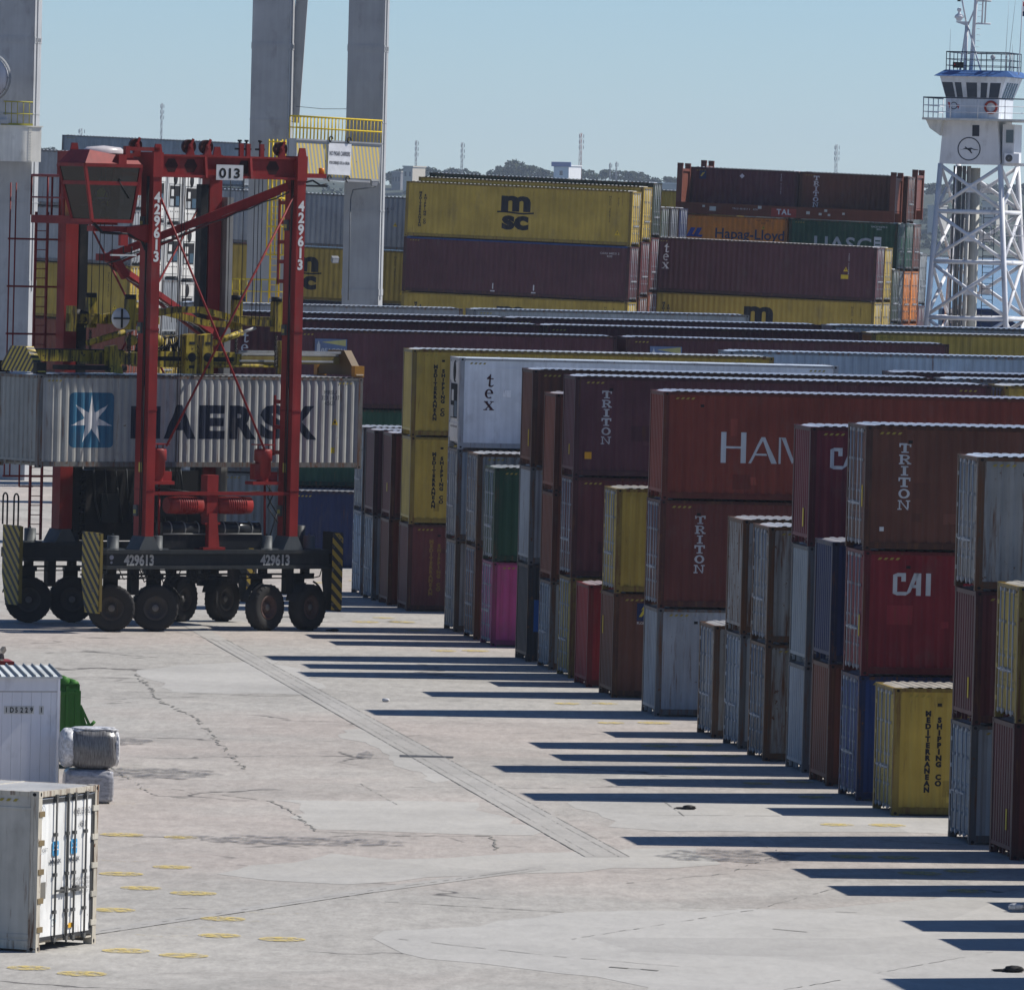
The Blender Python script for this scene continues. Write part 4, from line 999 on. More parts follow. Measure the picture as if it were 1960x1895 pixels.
        for z in (14.95,): q.hexa([(x + .0, Y0 + .0, z), (x + .3, Y0 + .0, z), (x + .3, Y0 + .06, z), (x + .0, Y0 + .06, z), (x + .05, Y0, z + .26), (x + .25, Y0, z + .26), (x + .25, Y0 + .06, z + .26), (x + .05, Y0 + .06, z + .26)])
        q.build('leg_cap', CR, lg)
        if side == 0:
            P = norm_top(text_polys(vert('429613'), .43, bold=.016, line=.84, sx=1.0)); hgt = 13.55 if x > 3 else 13.72
            q = B()
            for p in P: q.face([(x + .155 + a, Y0 - .006, hgt + c * 1.02) for a, c in p])
            q.build('lettering', flat((.6, .6, .58)), lg)
            q = B(); q.box(x - .004, x, Y0 + .3, Y0 + .5, 4.98, 5.28); q.build('warning_label', flat((.5, .42, .1)), lg)
    b = B(); b.box(1.3, 6.24, Y0 + .2, Y0 + .5, 14.25, 14.86); b.box(1.3, 6.24, Y0 + .05, Y0 + .62, 14.2, 14.28); b.box(1.3, 6.24, Y0 + .12, Y0 + .58, 14.84, 14.9)
    for x in (2.9, 4.55): b.hexa([(x, Y0 + .0, 14.2), (x + .08, Y0 + .0, 14.2), (x + .08, Y0 + .2, 14.2), (x, Y0 + .2, 14.2), (x + .0, Y0 + .1, 14.86), (x + .08, Y0 + .1, 14.86), (x + .08, Y0 + .2, 14.86), (x, Y0 + .2, 14.86)])
    tb = b.build('top_beam', CR, ca)
    if side == 0:
        q = B()
        for cx in (1.75, 2.45, 4.4, 5.45): q.face([(cx + .24 * cos(k * pi / 3), Y0 + .196, 14.56 + .24 * sin(k * pi / 3)) for k in range(6)])
        q.build('opening', flat((.03, .006, .006)), tb)
        q = B(); q.box(3.25, 4.23, Y0 - .04, Y0 - .02, 14.14, 14.62); sgn = q.build('number_sign', flat((.5, .5, .5)), tb)
        P = norm_top(text_polys('013', .42, bold=.012, sx=1.25)); q = B()
        for p in P: q.face([(3.74 + a, Y0 - .046, 14.52 + c) for a, c in p])
        q.build('lettering', flat((.01, .01, .01)), sgn)
for x in (1.0, 6.27):
    for k in range(3):
        b = B(); z = 4.4 + k * 2.5; b.box(x - .012, x + .312, -.012, .752, z, z + .07)
        for q in range(3): b.tube((x + .06 + q * .09, -.03, z + .035), (x + .06 + q * .09, -.012, z + .035), .014, n=6)
        b.build('splice_plate', CRD, ca)
    b = B(); b.path([(x - .05, .2, 3.0), (x - .05, .2, 8.0), (x - .07, .24, 11.0), (x - .05, .2, 14.2)], .022, n=6).path([(x - .05, .3, 3.0), (x - .05, .3, 14.2)], .016, n=6); b.build('cable_run', BK, ca)
    for z in (3.6, 9.3, 12.6): b = B(); b.box(x - .08, x, .44, .66, z, z + .34); b.box(x - .09, x - .08, .48, .62, z + .08, z + .2, 1); b.build('junction_box', [GRE, flat((.4, .35, .1))], ca)
for x in (1.9, 3.9, 5.4):
    b = B(); b.box(x, x + .25, .46, .52, 2.1, 2.4); b.build('valve_box', BK, ca)
b = B(); random.seed(8)
for k in range(14):
    x = random.uniform(0, 7); b.path([(x, .1, 1.95), (x + .15, .06, 1.7 - random.uniform(0, .2)), (x + .5, .1, 1.72), (x + .6, .15, 1.95)], .018, n=5)
b.build('brake_hose', BK, ca)
b = B()
for k in range(9): b.path([(2.0 + .4 * k, GAU - .2, 4.9), (2.05 + .4 * k, GAU - .25, 3.9 + .2 * (k % 3)), (2.3 + .4 * k, GAU - .2, 3.2)], .03, n=5)
b.box(2.3, 2.9, GAU - .25, GAU - .15, 3.2, 4.1); b.box(4.2, 5.0, GAU - .25, GAU - .15, 3.4, 4.5); b.build('engine_panel', DG, ca)
# vertical guide columns beside the far legs, web plate with oval holes by the near right leg
b = B(); b.box(1.42, 1.72, GAU + .0, GAU + .4, 2.9, 13.8); b.build('guide_column', BK, ca)
b = B(); b.box(5.85, 6.12, GAU + .0, GAU + .3, 2.9, 14.0); b.build('guide_column', BK, ca)
b = B(); b.box(6.72, 6.95, GAU - .2, GAU + .2, 3.2, 13.6); b.build('guide_column', paint((.25, .25, .24), .3), ca)
for x in (1.0, 6.27):
    b = B(); b.box(x + .02, x + .3, .74, GAU, 14.3, 14.85); b.build('cross_beam', CR, ca)
b = B()
xw = 6.27
for k in range(5):
    z = 11.0 + k * .62
    b.box(xw - .02, xw + .02, .74, 1.12, z - .06, z + .06)
b.box(xw - .02, xw + .02, 1.02, 1.12, 10.9, 13.6); b.build('web_plate', CR, ca)
b = B()
for k in range(3):
    z = 5.6 + k * .8; b.box(xw - .02, xw + .02, .74, 1.12, z - .06, z + .06)
b.box(xw - .02, xw + .02, 1.02, 1.12, 5.5, 7.4); b.build('web_plate', CR, ca)
# K frame of lattice arms and the crossed tie rods
Pk = Vector((.85, 2.6, 11.62))
for P1 in ((6.2, .5, 14.0), (6.3, GAU - .1, 9.3)):
    b = B(); b.beam(Pk, P1, .14, .24 if P1[1] < 1 else .18); b.beam(Vector(Pk) + Vector((.3, .14, -.26)), Vector(P1) - Vector((.2, -.1, .22)), .07, .08)
    b.path([Vector(Pk).lerp(Vector(P1), t) + Vector((0, -.1, -.18 - .05 * (i % 2))) for i, t in enumerate([k / 14 for k in range(15)])], .022, n=4, mi=1)
    b.build('guide_arm', [CRD, flat((.06, .06, .06))], ca)
b = B(); b.beam(Pk + Vector((.2, 0, .2)), Pk + Vector((.75, 0, -.6)), .2, .25); b.box(Pk.x - .3, Pk.x + .3, 2.5, 2.7, Pk.z - .1, Pk.z + .12); b.build('arm_joint', CRD, ca)
for a_, c_ in (((1.3, .1, 13.6), (5.35, .1, 5.7)), ((6.2, .1, 13.7), (1.75, .1, 5.8)), ((1.3, GAU + .2, 13.6), (6.1, GAU + .2, 5.7)), ((6.1, GAU + .2, 13.6), (1.4, GAU + .2, 5.7))):
    b = B(); b.tube(a_, c_, .035, n=6); b.build('tie_rod', CRD, ca)
# drive motors, pedestal, thin rail, wrapped tanks, power pack
for x in (1.58, 5.45):
    b = B(); b.lathe([(0, 5.72), (.26, 5.72), (.29, 5.66), (.29, 5.35), (.25, 5.33), (.25, 4.9), (.2, 4.86), (.2, 4.7)], (x, .35, 0), n=22); b.box(x - .38, x - .1, .2, .5, 4.75, 5.25); b.box(x + .1, x + .45, .2, .5, 4.7, 5.0); b.box(x - .5, x + .5, .1, .6, 4.6, 4.7)
    for q in (-.2, 0, .2): b.tube((x + q, .35, 5.72), (x + q, .35, 5.84), .02, n=5)
    b.box(x - .3, x + .3, .1, .6, 5.84, 5.87); b.build('hoist_motor', CR, ca)
    b = B(); b.tube((x + .05, .3, 4.6), (x + .1, .3, 2.7), .04, n=6); b.build('drive_shaft', CRD, ca)
b = B(); b.box(1.3, 6.27, .05, .13, 4.27, 4.38); b.build('tie_rail', CR, ca)
for x0, x1 in ((1.95, 3.15), (3.75, 4.95)):
    b = B(); b.tube((x0, .3, 3.95), (x1, .3, 3.95), .27, n=20); b.tube((x0 - .04, .3, 3.95), (x0 + .25, .3, 3.95), .24, n=20)
    for k in range(9): b.tube((x0 + .3 + k * .08, .3, 3.95), (x0 + .33 + k * .08, .3, 3.95), .285, n=18, mi=1)
    b.build('travel_motor', [CR, CRD], ca)
b = B(); b.tube((3.1, .3, 3.95), (3.8, .3, 3.95), .19, n=16); b.box(3.28, 3.68, .1, .5, 3.6, 4.9); b.box(3.2, 3.75, .05, .6, 3.35, 3.42)
b.hexa([(3.3, -.02, 2.6), (3.7, -.02, 2.6), (3.7, .5, 2.6), (3.3, .5, 2.6), (3.33, .05, 3.7), (3.62, .05, 3.7), (3.62, .5, 3.7), (3.33, .5, 3.7)]); b.box(3.1, 3.9, -.04, .55, 2.56, 2.64); b.build('pedestal', CR, ca)
for x0, x1 in ((1.75, 3.3), (3.7, 5.35)):
    b = B(); b.tube((x0, .42, 3.2), (x1, .42, 3.2), .23, n=16, mi=0)
    for k in range(3): b.tube((x0 + .3 + k * .5, .42, 3.2), (x0 + .34 + k * .5, .42, 3.2), .245, n=16, mi=1)
    b.box(x0, x1, .2, .66, 2.6, 3.05, 0); b.tube((x0, .18, 3.05), (x1, .18, 3.05), .025, n=5, mi=1); b.build('tank', [paint((.02, .022, .025), .1, .25), flat((.18, .18, .17))], ca)
b = B(); b.box(1.75, 5.9, GAU - .15, GAU + .95, 2.62, 4.85)
for k in range(12): b.box(1.62, 1.78, GAU - .1, GAU + .8, 2.8 + .16 * k, 2.88 + .16 * k)
b.box(2.2, 5.4, GAU + .1, GAU + .8, 4.85, 5.0); b.build('power_pack', BK, ca)
b = B()
for x, y in ((6.7, .6), (7.05, .7)): b.lathe([(.0, 3.3), (.2, 3.3), (.2, 2.6), (.26, 2.56)], (x, y, 0), n=14)
b.build('air_tank', DG, ca)
b = B()
for pts in (([(5.6, .1, 4.6), (5.5, .1, 4.2), (5.85, .1, 3.7), (5.55, .15, 2.7)]), ([(5.45, .1, 4.6), (5.7, .1, 4.3), (5.5, .1, 3.9), (5.9, .1, 3.4)]), ([(1.4, .1, 4.5), (3.4, .1, 4.28), (5.2, .1, 4.4)])): b.path(pts, .022, n=5)
b.build('hose', BK, ca)
# top gear: sheaves, winch brackets, lamp bar
for x, y, r in ((2.45, .35, .22), (3.08, .35, .22), (.9, 1.0, .2), (5.8, .35, .22)):
    b = B(); b.lathe([(.0, -.05), (r * .9, -.05), (r, -.09), (r, .09), (r * .9, .05), (.0, .05)], (x, y, 15.16), axis='y', n=24); b.build('sheave', flat((.07, .025, .022)), ca)
    b = B(); b.hexa([(x - .16, y - .14, 14.85), (x + .16, y - .14, 14.85), (x + .16, y - .1, 14.85), (x - .16, y - .1, 14.85), (x - .05, y - .14, 15.25), (x + .05, y - .14, 15.25), (x + .05, y - .1, 15.25), (x - .05, y - .1, 15.25)])
    b.box(x - .5, x + .5, y - .16, y + .16, 14.8, 14.9); b.tube((x, y - .2, 15.16), (x, y + .2, 15.16), .06, n=8); b.beam((x - .12, y - .1, 14.9), (x + .5 * r, y - .1, 15.4), .04, .08); b.build('sheave_bracket', CR, ca)
for x in (4.4, 4.65, 5.15):
    b = B(); b.tube((x, .5, 14.85), (x, .5, 15.4), .035, n=8); b.tube((x, .5, 15.36), (x, .5, 15.42), .07, n=8); b.box(x - .16, x + .16, .46, .54, 15.1, 15.16); b.box(x - .04, x + .1, .4, .5, 14.85, 15.3, 1)
    b.build('rope_guide', [BK, CR], ca)
b = B(); b.box(1.1, 6.4, 1.1, 1.3, 14.72, 14.85); b.box(1.1, 6.4, 3.9, 4.1, 14.72, 14.85); b.box(2.2, 5.2, 1.6, 3.6, 14.72, 14.8); b.build('top_deck', CRD, ca)
b = B(); b.box(6.6, 7.45, .2, .5, 14.28, 14.42); b.tube((7.35, .35, 14.42), (7.35, .35, 14.6), .09, n=12, mi=1); b.path([(6.6, .3, 14.1), (7.0, .3, 14.2), (7.3, .3, 14.05), (7.5, .3, 14.1)], .03, n=5, mi=2); b.box(6.7, 7.5, .2, .45, 14.0, 14.06, 2)
b.build('beacon_arm', [CR, flat((.6, .18, .02), .3), BK], ca)
b = B(); b.box(3.4, 3.6, GAU - .1, GAU + .15, 13.6, 14.2); b.box(3.1, 3.9, GAU - .3, GAU - .05, 13.45, 13.52, 1); b.build('work_lamp', [CR, flat((.55, .55, .52))], ca)
b = B()
for x, y in ((-.0, 1.5), (.15, 1.5), (.5, 1.6), (.95, 3.6), (3.0, 1.6), (3.1, 1.6), (3.9, 3.6), (4.1, 3.6), (4.4, 3.6), (4.7, 1.5), (5.2, 1.5), (5.6, 1.5), (5.75, 1.5), (5.95, 1.6)):
    b.tube((x, y, 9.6 if y > 3 or x > 4.6 or x < .6 else 4.0), (x, y, 14.8), .014, n=4)
b.build('hoist_rope', flat((.02, .02, .02)), ca)

# cab with driver
GL = glassm()
cb = empty('cab', (0, 0, 0)); cb.parent = ca
c8 = [(-1.18, .0, 12.78), (.24, .0, 12.78), (.24, 1.5, 12.78), (-1.18, 1.2, 12.78)]
t8 = [(-1.5, -.05, 14.5), (.52, -.05, 14.5), (.52, 1.62, 14.5), (-1.5, 1.62, 14.5)]
def bil(a, b_, c, d, u, v):
    a, b_, c, d = map(Vector, (a, b_, c, d)); return a.lerp(b_, u).lerp(d.lerp(c, u), v)
b = B()
for i in range(4): b.beam(c8[i], t8[i], .09, .09)
for P in (c8, t8):
    for i in range(4): b.beam(P[i], P[(i + 1) % 4], .1, .1)
for i in (0, 3):
    a, e = Vector(c8[i]).lerp(Vector(t8[i]), .68), Vector(c8[(i + 1) % 4]).lerp(Vector(t8[(i + 1) % 4]), .68); b.beam(a, e, .07, .12)
b.build('cab_frame', CR, cb)
for i, nm in ((0, 'side'), (3, 'front'), (1, 'rear')):
    j = (i + 1) % 4
    for v0, v1 in ((.03, .65), (.71, .97)):
        q = B(); q.face([bil(c8[i], c8[j], t8[j], t8[i], u, v) for u, v in ((.03, v0), (.97, v0), (.97, v1), (.03, v1))]); q.build('window', GL, cb)
b = B(); b.face([(x, y, 12.74) for x, y, z in c8]); b.box(-1.1, .2, .05, 1.1, 12.72, 12.78); b.face([t8[2], t8[3], c8[3], c8[2]]); b.build('cab_floor', CRD, cb)
b = B(); rr = [(-1.2, .2, 14.98), (.45, .1, 14.72), (.45, 1.5, 14.72), (-1.2, 1.4, 14.98)]; t9 = [(x, y, z + .06) for x, y, z in t8]
b.face(rr)
for i in range(4): b.face([t9[i], t9[(i + 1) % 4], rr[(i + 1) % 4], rr[i]])
b.box(-.3, -.02, -.06, .1, 14.5, 14.85)
b.build('cab_roof', CR, cb)
b = B(); b.lathe([(.62, 0), (.62, .1), (.5, .22), (.0, .28)], (0, 0, 0), n=24); o = b.build('air_conditioner', paint((.6, .56, .56), .05, .3), cb); o.location = (-.35, .8, 14.88); o.scale = (1.15, .7, .85)
b = B(); b.box(-.05, .1, -.05, .12, 14.75, 15.12); b.box(.1, 1.2, -.0, .12, 14.98, 15.1); b.box(1.0, 1.15, 0, .12, 14.6, 15.1); b.box(.2, .6, .6, 1.5, 14.4, 14.9)
b.build('cab_hanger', CR, cb)
b = B(); b.box(-.95, 1.0, .3, .7, 12.45, 12.62); b.path([(-1.0, .2, 12.7), (-.7, .2, 12.42), (.2, .2, 12.38), (.8, .3, 12.2), (.95, .3, 11.9)], .05, mi=1)
b.hexa([(.2, .2, 12.4), (1.0, .2, 12.1), (1.0, .6, 12.1), (.2, .6, 12.4), (.2, .2, 12.6), (1.0, .2, 12.7), (1.0, .6, 12.7), (.2, .6, 12.6)])
b.box(-.15, .12, -.02, .12, 12.02, 12.36); b.path([(0, .05, 12.0), (0, .05, 11.8), (.3, .05, 11.8), (.3, .05, 12.0)], .02, mi=1); b.box(-.45, .45, 0, .1, 11.7, 11.75, 2); b.build('cab_support', [CR, BK, flat((.5, .5, .48))], cb)
b = B(); b.path([(-.3, -.06, 14.05), (.1, -.06, 13.5)], .018).path([(-.25, -.06, 14.05), (-.25, -.08, 14.1)], .03); b.build('wiper', BK, cb)
b = B(); b.box(-.4, .05, .55, 1.05, 12.9, 13.25); b.box(-.02, .12, .55, 1.05, 13.2, 13.9); b.box(-1.0, -.75, .3, 1.1, 12.8, 13.25); b.build('seat', flat((.015, .015, .016)), cb)
# access deck, ladder
b = B(); b.box(-.1, .65, 1.55, GAU + .5, 12.65, 12.9); b.build('access_deck', CRD, ca)
b = B(); rail(b, [(-.1, 1.6), (-.1, GAU + .5), (.65, GAU + .5)], 12.9, 1.25, .9, mids=(.45,), r=.035)
rail(b, [(.65, 1.6), (.65, GAU)], 12.9, 1.25, 1.6, mids=(.45,), r=.035); b.build('deck_railing', CRD, ca)
b = B(); lx0, ly0 = .16, GAU + .62
for dx in (0, .42): b.beam((lx0 + dx, ly0, 2.6), (lx0 + dx, ly0, 13.0), .07, .07)
for i in range(34): b.tube((lx0, ly0, 2.8 + .3 * i), (lx0 + .42, ly0, 2.8 + .3 * i), .014, n=4)
for dx in (-.95, -.75): b.tube((lx0 + dx, ly0, 4.6), (lx0 + dx, ly0, 13.9), .025, n=5)
for i in range(6): b.box(lx0 - 1.0, lx0 + 1.1, ly0 - .03, ly0 + .03, 4.6 + i * 1.5, 4.66 + i * 1.5)
b.path([(lx0 - .4, ly0, 5.5), (lx0 - .4, ly0, 4.3), (lx0 + .1, ly0, 4.3)], .03); b.build('ladder', CRD, ca)
b = B(); b.box(.1, .5, 3.4, 3.9, 12.9, 13.55); b.box(.1, .5, 3.4, 3.9, 13.62, 14.0, 1); b.build('equipment_box', [paint((.45, .16, .03), .2), flat((.3, .3, .28))], ca)

# driver
def skin(name, pts, edges, rad, mat, parent, loc=(0, 0, 0), rz=0, sub=2):
    me = bpy.data.meshes.new(name); me.from_pydata(pts, edges, []); o = link(name, me, mat, parent, loc, (0, 0, rz))
    md = o.modifiers.new('skin', 'SKIN'); 
    if not me.skin_vertices: bpy.context.view_layer.objects.active = o
    for v, r in zip(me.skin_vertices[0].data, rad): v.radius = (r, r) if not isinstance(r, tuple) else r
    me.skin_vertices[0].data[0].use_root = True
    s_ = o.modifiers.new('sub', 'SUBSURF'); s_.levels = sub; s_.render_levels = sub; return o
def add_person():
    p = empty('person', (0, 0, 0), 0, 'driver in a bright yellow green safety vest sitting inside the red cab', 'person')
    pts = [(0, 0, .0), (0, 0, .22), (0, 0, .45), (0, 0, .56), (0, 0, .66), (-.2, 0, .48), (-.27, -.05, .22), (-.2, -.25, .12), (.2, 0, .48), (.27, -.05, .22), (.2, -.25, .12),
           (-.1, -.1, -.02), (-.13, -.45, .02), (-.13, -.48, -.4), (-.13, -.6, -.46), (.1, -.1, -.02), (.13, -.45, .02), (.13, -.48, -.4), (.13, -.6, -.46)]
    ed = [(0, 1), (1, 2), (2, 3), (3, 4), (2, 5), (5, 6), (6, 7), (2, 8), (8, 9), (9, 10), (0, 11), (11, 12), (12, 13), (13, 14), (0, 15), (15, 16), (16, 17), (17, 18)]
    rad = [.15, .15, .17, .06, .055, .075, .055, .038, .075, .055, .038, .1, .085, .06, .05, .1, .085, .06, .05]
    me = bpy.data.meshes.new('body'); me.from_pydata(pts, ed, [])
    bm = bmesh.new(); bm.from_mesh(me); ly = bm.verts.layers.skin.verify()
    for v, r in zip(bm.verts, rad): v[ly].radius = (r, r)
    bm.verts.ensure_lookup_table(); bm.verts[0][ly].use_root = True; bm.to_mesh(me); bm.free()
    o = link('body', me, flat((.03, .04, .07)), p); o.modifiers.new('skin', 'SKIN'); s_ = o.modifiers.new('sub', 'SUBSURF'); s_.levels = 2; s_.render_levels = 2
    b = B(); b.lathe([(.0, .60), (.06, .62), (.09, .68), (.1, .75), (.09, .82), (.05, .87), (0, .885)], n=16); b.box(-.015, .015, -.125, -.08, .71, .76); h = b.build('head', flat((.35, .2, .14)), p)
    b = B(); b.lathe([(.108, .76), (.112, .82), (.08, .89), (0, .91)], n=16); b.build('hair', flat((.02, .015, .012)), h)
    b = B()
    for x in (-.04, .04): b.box(x - .015, x + .015, -.103, -.09, .755, .77)
    b.box(-.03, .03, -.1, -.092, .675, .685); b.build('face_features', flat((.05, .02, .02)), h)
    b = B(); b.lathe([(.17, -.02), (.185, .15), (.2, .35), (.2, .44), (.12, .54), (.08, .56)], n=18); b.lathe([(.192, .2), (.198, .26)], n=18, mi=1)
    v = b.build('vest', [flat((.45, .6, .04)), flat((.6, .6, .6))], p); v.scale = (1, .75, 1)
    for sx in (-1, 1):
        b = B(); hx, hy, hz = sx * .2, -.27, .11
        b.box(hx - .035, hx + .035, hy - .07, hy, hz - .015, hz + .015)
        for k in range(4): b.path([(hx - .03 + .02 * k, hy - .07, hz), (hx - .03 + .02 * k, hy - .1 - .006 * (k % 3), hz - .01), (hx - .03 + .02 * k, hy - .11, hz - .035)], .009)
        b.path([(hx - sx * .035, hy - .02, hz), (hx - sx * .055, hy - .05, hz - .02)], .01); b.build('hand', flat((.35, .2, .14)), o)
    return p
pr = add_person(); Mx = Matrix.Translation((-12.242, 268.086, 0)) @ Matrix.Rotation(radians(33), 4, 'Z') @ Matrix.Translation((-.38, .75, 13.25)) @ Matrix.Rotation(radians(-60), 4, 'Z')
pr.location = Mx.translation; pr.rotation_euler = (0, 0, radians(33 - 60))

# ---------------------------------------------------------------- spreader and the lifted container
def w2(x, y, z): return Matrix.Translation((-12.242, 268.086, 0)) @ Matrix.Rotation(radians(33), 4, 'Z') @ Vector((x, y, z))
SPY = 1.38 + CW / 2
MKO = w2(3.95 - 6.096, 1.38, 5.05); MKR = radians(35.2)
sp = empty('spreader', MKO + Matrix.Rotation(MKR, 3, 'Z') @ Vector((6.096, CW / 2, 2.94)), MKR, 'worn yellow lifting spreader clamped on the grey container under the red machine', 'spreader')
SPR = YM; HZS = hazard(1, .9, .24, (.42, .31, .03))
b = B(); b.box(-3.6, 2.0, -.34, .34, .28, .66); b.box(-1.6, 1.6, -.55, .55, .22, .42); b.box(-1.6, 1.6, -.55, .55, .56, .72); b.box(-1.6, 1.6, -.5, .5, .42, .56, 1); b.build('main_frame', [SPR, BK], sp)
b = B(); b.box(-6.0, -2.3, -.22, .22, .36, .72); b.box(-5.9, -2.4, -.24, .24, .72, .75, 1); b.build('telescopic_arm', [SPR, BK], sp)
b = B(); b.box(1.8, 6.0, -.2, .2, .36, .6); b.box(1.9, 5.8, -.35, -.28, .7, .78, 1); b.box(1.9, 5.5, -.36, -.3, .42, .48, 1); b.box(1.8, 5.8, -.2, .2, .62, .68, 1); b.build('telescopic_arm', [paint((.2, .16, .05), .5), paint((.3, .31, .31), .2)], sp)
for s in (-1, 1):
    x = 5.98 * s
    b = B(); b.hexa([(x - .14, -1.2, .04), (x + .14, -1.2, .04), (x + .14, 1.2, .04), (x - .14, 1.2, .04), (x - .14, -.45, .82), (x + .14, -.45, .82), (x + .14, .45, .82), (x - .14, .45, .82)])
    b.build('end_beam', HZS if s < 0 else paint((.10, .06, .02), .6), sp)
    b = B()
    for y in (-1.16, 1.0): b.box(x - .18, x + .18, y, y + .2, -.02, .34)
    b.build('twistlock_housing', BK if s < 0 else paint((.35, .17, .03), .3), sp)
    for y in ():
        b = B(); b.hexa([(x + s * .15, y - .1, 0), (x + s * .45, y - .1, .1), (x + s * .45, y + .1, .1), (x + s * .15, y + .1, 0), (x + s * .15, y - .1, .5), (x + s * .2, y - .1, .75), (x + s * .2, y + .1, .75), (x + s * .15, y + .1, .5)])
        b.build('flipper', paint((.4, .2, .08), .4), sp)
b = B(); b.hexa([(-3.1, -.6, .05), (-2.6, -.6, .0), (-2.6, -.3, .0), (-3.1, -.3, .05), (-3.15, -.6, .85), (-2.85, -.6, .9), (-2.85, -.3, .9), (-3.15, -.3, .85)]); b.box(-4.6, -2.4, -.5, .4, .1, .24, 1); b.build('shroud', [SPR, BK], sp)
for x in (-.15, .45):
    b = B(); b.hexa([(x - .24, -.75, .02), (x + .24, -.75, .02), (x + .24, -.35, .02), (x - .24, -.35, .02), (x - .2, -.75, 1.25), (x + .16, -.75, 1.3), (x + .16, -.35, 1.3), (x - .2, -.35, 1.25)])
    for z in (.2, .95): b.box(x - .1, x + .1, -.76, -.75, z, z + .09, 1)
    b.tube((x, -.77, .55), (x, -.75, .55), .15, n=14, mi=1); b.build('column_cover', [SPR, BK], sp)
b = B(); random.seed(3)
for k in range(26):
    x = random.uniform(-2.4, -.6); z = random.uniform(.75, 1.15); b.path([(x, -.4, .7), (x + random.uniform(-.1, .1), -.45, z), (x + random.uniform(.1, .4), -.4, z + .1), (x + .3, -.35, .7)], .025, n=5)
for x in (-2.2, -1.7, -1.2): b.lathe([(0, -.1), (.16, -.1), (.18, 0), (.16, .1), (0, .1)], (x, -.4, 1.05), 'y', 14, mi=1)
b.build('hydraulic_hose', [BK, SPR], sp)
for xa, za, xb in ((-3.9, .95, -1.9), (.8, 1.0, 2.4)):
    xm = xa + (xb - xa) * .68; b = B(); b.tube((xa, -.5, za), (xm, -.5, za + .35), .1, n=10).tube((xm, -.5, za + .35), (xb, -.5, 1.5), .05, n=8, mi=1); b.build('side_shift_cylinder', [SPR, flat((.4, .4, .4))], sp)
b = B(); b.path([(-.6, -.6, .3), (3.2, -.6, .3)], .06, mi=0); b.box(3.2, 3.35, -.8, -.5, .05, 1.1); b.beam((3.3, -.75, 1.05), (3.6, -.75, .1), .1, .12, 0); b.build('latch_arm', [SPR, BK], sp)
# head frame above, with chains
b = B()
for x in (-2.75, 2.75): b.box(x - .16, x + .16, -1.25, 1.25, 1.55, 1.85)
for x in (-2.75, 2.75):
    for y in (-1.15, 1.15): b.box(x - .14, x + .14, y - .14, y + .14, 1.4, 2.35)
for p_, q_ in (((-2.75, -1.15, 1.75), (-1.1, -1.15, 2.05)), ((-1.1, -1.15, 2.05), (-.1, -1.15, 2.05)), ((-.1, -1.15, 2.05), (1.6, -1.15, 1.7)), ((1.6, -1.15, 1.7), (2.75, -1.15, 1.65))):
    b.beam(p_, q_, .16, .2); b.beam((p_[0], 1.15, p_[2] - .1), (q_[0], 1.15, q_[2] - .1), .16, .2)
b.box(-2.75, -.9, .0, .3, 1.55, 1.8); b.build('head_frame', SPR, sp)
for x in (-2.75, 2.75):
    for y in (-1.15, 1.15):
        b = B(); b.lathe([(.0, 2.35), (.18, 2.35), (.18, 2.5), (.0, 2.5)], (x, y, 0), n=12); b.build('rope_socket', BK, sp)
        b = B(); z = 1.35
        for k in range(14):
            b.path([(x + (.05 if k % 2 else 0), y - .5 * 0 + (0 if k % 2 else .05), z - .02), (x, y, z - .1), (x - (.05 if k % 2 else 0), y - (0 if k % 2 else .05), z - .02)], .022, n=4); z -= .075
        b.build('chain', flat((.05, .045, .04)), sp)
b = B(); b.lathe([(.0, -.06), (.3, -.06), (.33, 0), (.3, .06), (0, .06)], (-3.2, -1.3, 1.75), 'y', 20); b.beam((-3.2, -1.38, 1.45), (-3.2, -1.38, 2.05), .05, .05, 1).beam((-3.5, -1.38, 1.75), (-2.9, -1.38, 1.75), .05, .05, 1); b.build('cable_drum', [flat((.5, .5, .5)), BK], sp)
b = B()
for x, y, r in ((-4.0, 0, .3), (-3.2, .9, .22)): b.lathe([(.0, -.12), (r, -.12), (r, .12), (0, .12)], (x, y, 1.7), 'y', 18)
b.box(-4.3, -2.75, -.12, .12, 1.55, 1.85, 1); b.box(-4.3, -4.1, -.15, .15, 1.3, 2.1, 1); b.build('winch', [BK, SPR], sp)

MG = (.30, .30, .28)
mk = container('S', MG, MKO, MKR, 'dirty grey container with white star on blue, held by the red machine', left='C', right='D', rust=.42, endc=(.24, .25, .24), group=None)
decal(mk, shift(rrect(1.62, 1.72, .16), 0, 0), (.035, .13, .22), 1.98, 1.5, 'logo')
decal(mk, star(0, 0, .78, .26), (.5, .5, .5), 1.98, 1.5, 'logo', dy=-.003)
decal(mk, [R4(0, 0, .3, 1.02), R4(.8, 0, 1.1, 1.02), [(.3, 1.02), (.3, .62), (.55, .2), (.55, .62)], [(.8, 1.02), (.55, .62), (.55, .2), (.8, .62)]], (.012, .016, .03), 3.45, .93)
for ch, wd, xs_ in (('A', 1.2, 4.66), ('E', .95, 6.0), ('R', 1.0, 7.14), ('S', 1.0, 8.3), ('K', 1.0, 9.45)):
    P = text_polys(ch, 1.42, bold=.075, sx=1.3 if ch != 'M' else 1.1); x0 = min(a for p in P for a, _ in p); y0 = min(c for p in P for _, c in p); x1 = max(a for p in P for a, _ in p)
    k = wd / (x1 - x0); decal(mk, [[((a - x0) * k, (c - y0) * .95) for a, c in p] for p in P], (.012, .016, .03), xs_, .93, 'lettering')
